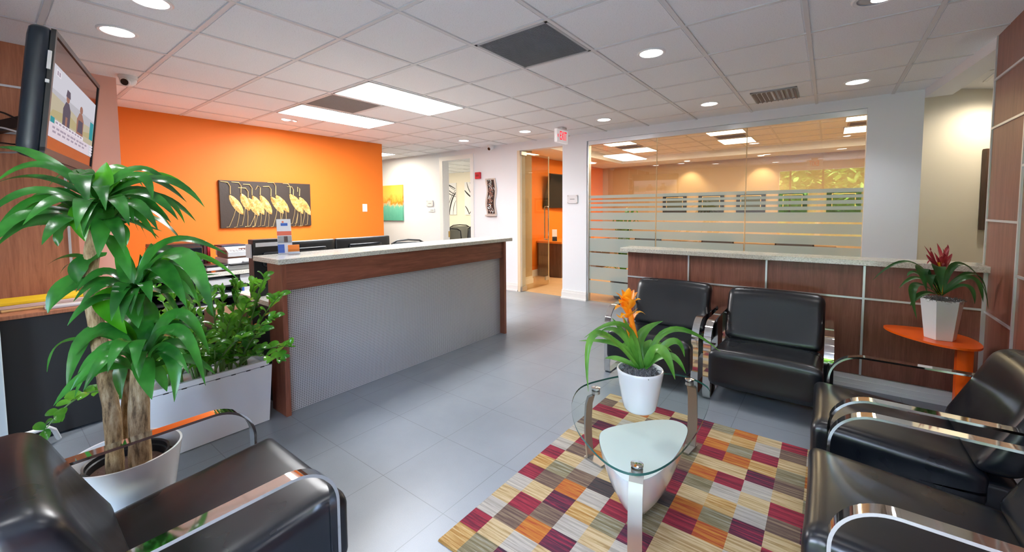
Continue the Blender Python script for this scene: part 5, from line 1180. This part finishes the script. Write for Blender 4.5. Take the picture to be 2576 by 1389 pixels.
# ================================================================ WHITE TROUGH WITH ZZ PLANTS
t = thing('planter', 'long white trough planter of glossy green plants beside the desk', 'planter', (-.465, -.14, 0))
px = -.465; py = -.14
k = B(); bx, by = .128, .365; tx, ty = .148, .385
k.prism([(0, 0), (1, 0), (1, 1), (0, 1)], 0, 1, lambda a, b_, c: ((-1+2*a)*(bx+(tx-bx)*c), (-1+2*b_)*(by+(ty-by)*c), .004+.376*c)); k.build('trough', M_MATTEW, t)
k = B()
for x0, x1, y0, y1 in ((-.150, .150, -.388, -.364), (-.150, .150, .364, .388), (-.150, -.128, -.388, .388), (.128, .150, -.388, .388)): k.box(x0, x1, y0, y1, .384, .415, .002)
k.build('rim', M_MATTEW, t)
k = B()
for q in range(9): k.box(.1495, .152, -.33+q*.082-.012, -.33+q*.082+.012, .379, .3845)
k.build('rim_slots', M_DARKCL, t)
B().box(-.128, .128, -.364, .364, .30, .375).build('soil', M_MOSS, t)
rr = random.Random(4)
for q in range(22):
    bx_, by_ = rr.uniform(-.10, .10), rr.uniform(-.34, .34); a_ = rr.uniform(0, 6.28); ln_ = rr.uniform(.05, .20)
    ZZ.append(((px+bx_, py+by_, .37), (px+bx_+ln_*math.cos(a_)+.03, min(py+by_+ln_*math.sin(a_), .30), rr.uniform(.48, .64))))
for b_, tp in ZZ:
    b0 = Vector(b_)-Vector((px, py, 0)); t0 = Vector(tp)-Vector((px, py, 0))
    ctl = b0.lerp(t0, .45)+Vector((0, 0, .10 if t0.z > .45 else .22))
    pts = [b0*(1-u)**2+ctl*2*u*(1-u)+t0*u*u for u in [q/14 for q in range(15)]]
    k = B(); k.tube(pts, [.007-.0045*q/14 for q in range(15)], 6); k.mi = 1
    sd = (t0-b0).cross(Vector((rr.uniform(-.5, .5), rr.uniform(-.5, .5), 1))).normalized()
    for q in range(4, 15):
        d = (pts[min(q+1, 14)]-pts[q-1]).normalized()
        for sg in ((-1, 1) if q > 11 else ((-1,) if q % 2 else (1,))):
            ln = rr.uniform(.062, .092)*(1-.25*(q-4)/10); dirv = (sd*sg*.8+d*.65+Vector((rr.uniform(-.5, .5), rr.uniform(-.5, .5), rr.uniform(-.2, .6)))).normalized()
            p = pts[q]; k.leaf(p, p+dirv*ln*.5+Vector((0, 0, .008)), p+dirv*ln, ln*.58, 7, .2, (rr.uniform(.1, .8), rr.uniform(-.5, .2), .7), 'oval')
    p = pts[-1]; d = (pts[-1]-pts[-2]).normalized(); k.leaf(p, p+d*.03, p+d*.06, .026, 6, .2)
    k.build('stem', [M_STEM, M_ZZ], t, recalc=False)

# ================================================================ DRACAENA
t = thing('potted_dracaena', 'tall corn plant with woody canes in a round white pot at the left', 'potted plant', (.29, -.565, 0))
base = Vector((.29, -.565, 0))
B().lathe([(.0, .004), (.115, 0), (.125, .008), (.150, .20), (.178, .385), (.180, .400), (.172, .400), (.166, .375), (.158, .30)], n=56, cap=False).build('pot', M_CERAM, t, True, 60)
B().lathe([(.118, .28), (.128, .372), (.136, .376), (.136, .366), (.122, .352), (.118, .30)], n=40, cap=False).build('nursery_pot', M_BLACKP, t, True)
k = B(); k.lathe([(0, .335), (.07, .333), (.120, .325)], n=24, cap=False); k.lathe([(.122, .335), (.160, .33)], n=24, cap=False); k.build('soil', M_SOIL, t, True)
def cat(P, n=4):
    out = []
    for i in range(len(P)-1):
        p0_, p1, p2, p3 = [Vector(P[max(0, min(len(P)-1, i+j))]) for j in (-1, 0, 1, 2)]
        for q in range(n):
            u = q/n; out.append(.5*((2*p1)+(p2-p0_)*u+(2*p0_-5*p1+4*p2-p3)*u*u+(3*p1-p0_-3*p2+p3)*u**3))
    out.append(Vector(P[-1])); return out
canes_ = []
for C_, r_ in ((CANE, .027), (CANE2, .034), (CANE3, .014)):
    pts = [p-base for p in cat(C_)]
    cane_ = B().tube(pts, [r_*(1.06-.22*i/len(pts)+.05*math.sin(i*2.1)) for i in range(len(pts))], 14).build('cane', M_BARK, t, True, 60); canes_.append(cane_)
for nm_, L_ in (('A', LEAF_A), ('B', LEAF_B), ('C', LEAF_C)):
    k = B()
    for q, (b_, m_, tt, w_) in enumerate(L_):
        k.mi = 1 if (q * 7 + len(L_)) % 6 == 0 or (nm_ == 'A' and q == 0) else 0
        k.leaf(Vector(b_)-base, Vector(m_)-base, Vector(tt)-base, w_*.72, 14, .15, (.5, -.12, .66))
    ap = Vector({'A': CANE[-1], 'B': CANE3[-1], 'C': CANE2[-1]}[nm_])-base; rl = random.Random(ord(nm_)); k.mi = 0
    for q in range({'A': 34, 'B': 24, 'C': 20}[nm_]):
        az = q*2.4+rl.uniform(-.3, .3); L = rl.uniform(.24, .36) if nm_ == 'A' else rl.uniform(.17, .26); el = rl.uniform(-.1, .9); dv_ = Vector((math.cos(az), math.sin(az), 0))
        b_ = ap+Vector((0, 0, -.01-.13*rl.random() if nm_ == 'A' else -.07*rl.random()))+dv_*.02
        m_ = b_+dv_*L*.5*math.cos(el)+Vector((0, 0, L*.5*math.sin(el)+.02)); tt = b_+dv_*L*.92*math.cos(el*.6)+Vector((0, 0, L*(.55*math.sin(el)-.30)))
        k.leaf(b_, m_, tt, rl.uniform(.045, .062) if nm_ == 'A' else rl.uniform(.04, .055), 12, .14, (.45, -.1, .7))
    k.build('leaf_crown', [M_LEAF, M_LEAFB], canes_[{'A': 0, 'B': 2, 'C': 1}[nm_]], recalc=False)

# ================================================================ TREES OUTSIDE, SEEN MIRRORED IN THE GLASS
def tree(label, x, y, h, r, seed):
    t = thing('garden_tree', label, 'tree', (x, y, -.12), 0, 'trees outside the entrance')
    B().tube([(0, 0, 0), (.05, .03, h*.3), (0, 0, h*.6)], [.13, .10, .06], 8).build('trunk', M_BARK, t, True)
    rr = random.Random(seed); k = B()
    for q in range(int(620*r*r)):
        d = Vector((rr.gauss(0, 1), rr.gauss(0, 1), rr.gauss(0, .9))).normalized()*r*(rr.random()**.4); c = Vector((0, 0, h*.62))+d
        a = Vector((rr.gauss(0, 1), rr.gauss(0, 1), rr.gauss(0, .4))).normalized(); l = rr.uniform(.22, .42)
        k.leaf(c, c+a*l*.5+Vector((0, 0, .03)), c+a*l, l*.5, 3, .1)
    k.build('foliage', M_TREE, t, recalc=False)
for q, (x, y, h, r) in enumerate(((.25, -8.8, 4.6, 1.7), (4.3, -8.6, 4.4, 1.7), (8.1, -9.4, 4.8, 1.7), (2.2, -13.6, 6.8, 3.0), (8.9, -15.2, 7.0, 3.0))):
    tree('leafy green garden tree outside the entrance window, %s' % ('left', 'middle', 'right', 'tall one behind the left gap', 'tall one behind at the right')[q], x, y, h, r, q)

t = thing('added_hedge', 'added tall leaf screen closing the sky gaps behind the trees outside the entrance', 'added_hedge', (4.5, -18.0, -.12))  # leafy block added to hide bright sky in the mirrored view
B().box(-11, 11, -.6, .5, 0, 6.2).build('sky_block_body', M_TREE, t)
rr = random.Random(21); k = B()
for q in range(2600):
    c = Vector((rr.uniform(-11, 11), rr.uniform(.4, .75), rr.uniform(.1, 6.5))); a = Vector((rr.gauss(0, 1), rr.gauss(0, .5), rr.gauss(0, 1))).normalized(); l = rr.uniform(.3, .6)
    k.leaf(c, c+a*l*.5+Vector((0, .05, 0)), c+a*l, l*.55, 3, .1)
k.build('foliage', M_TREE, t, recalc=False)
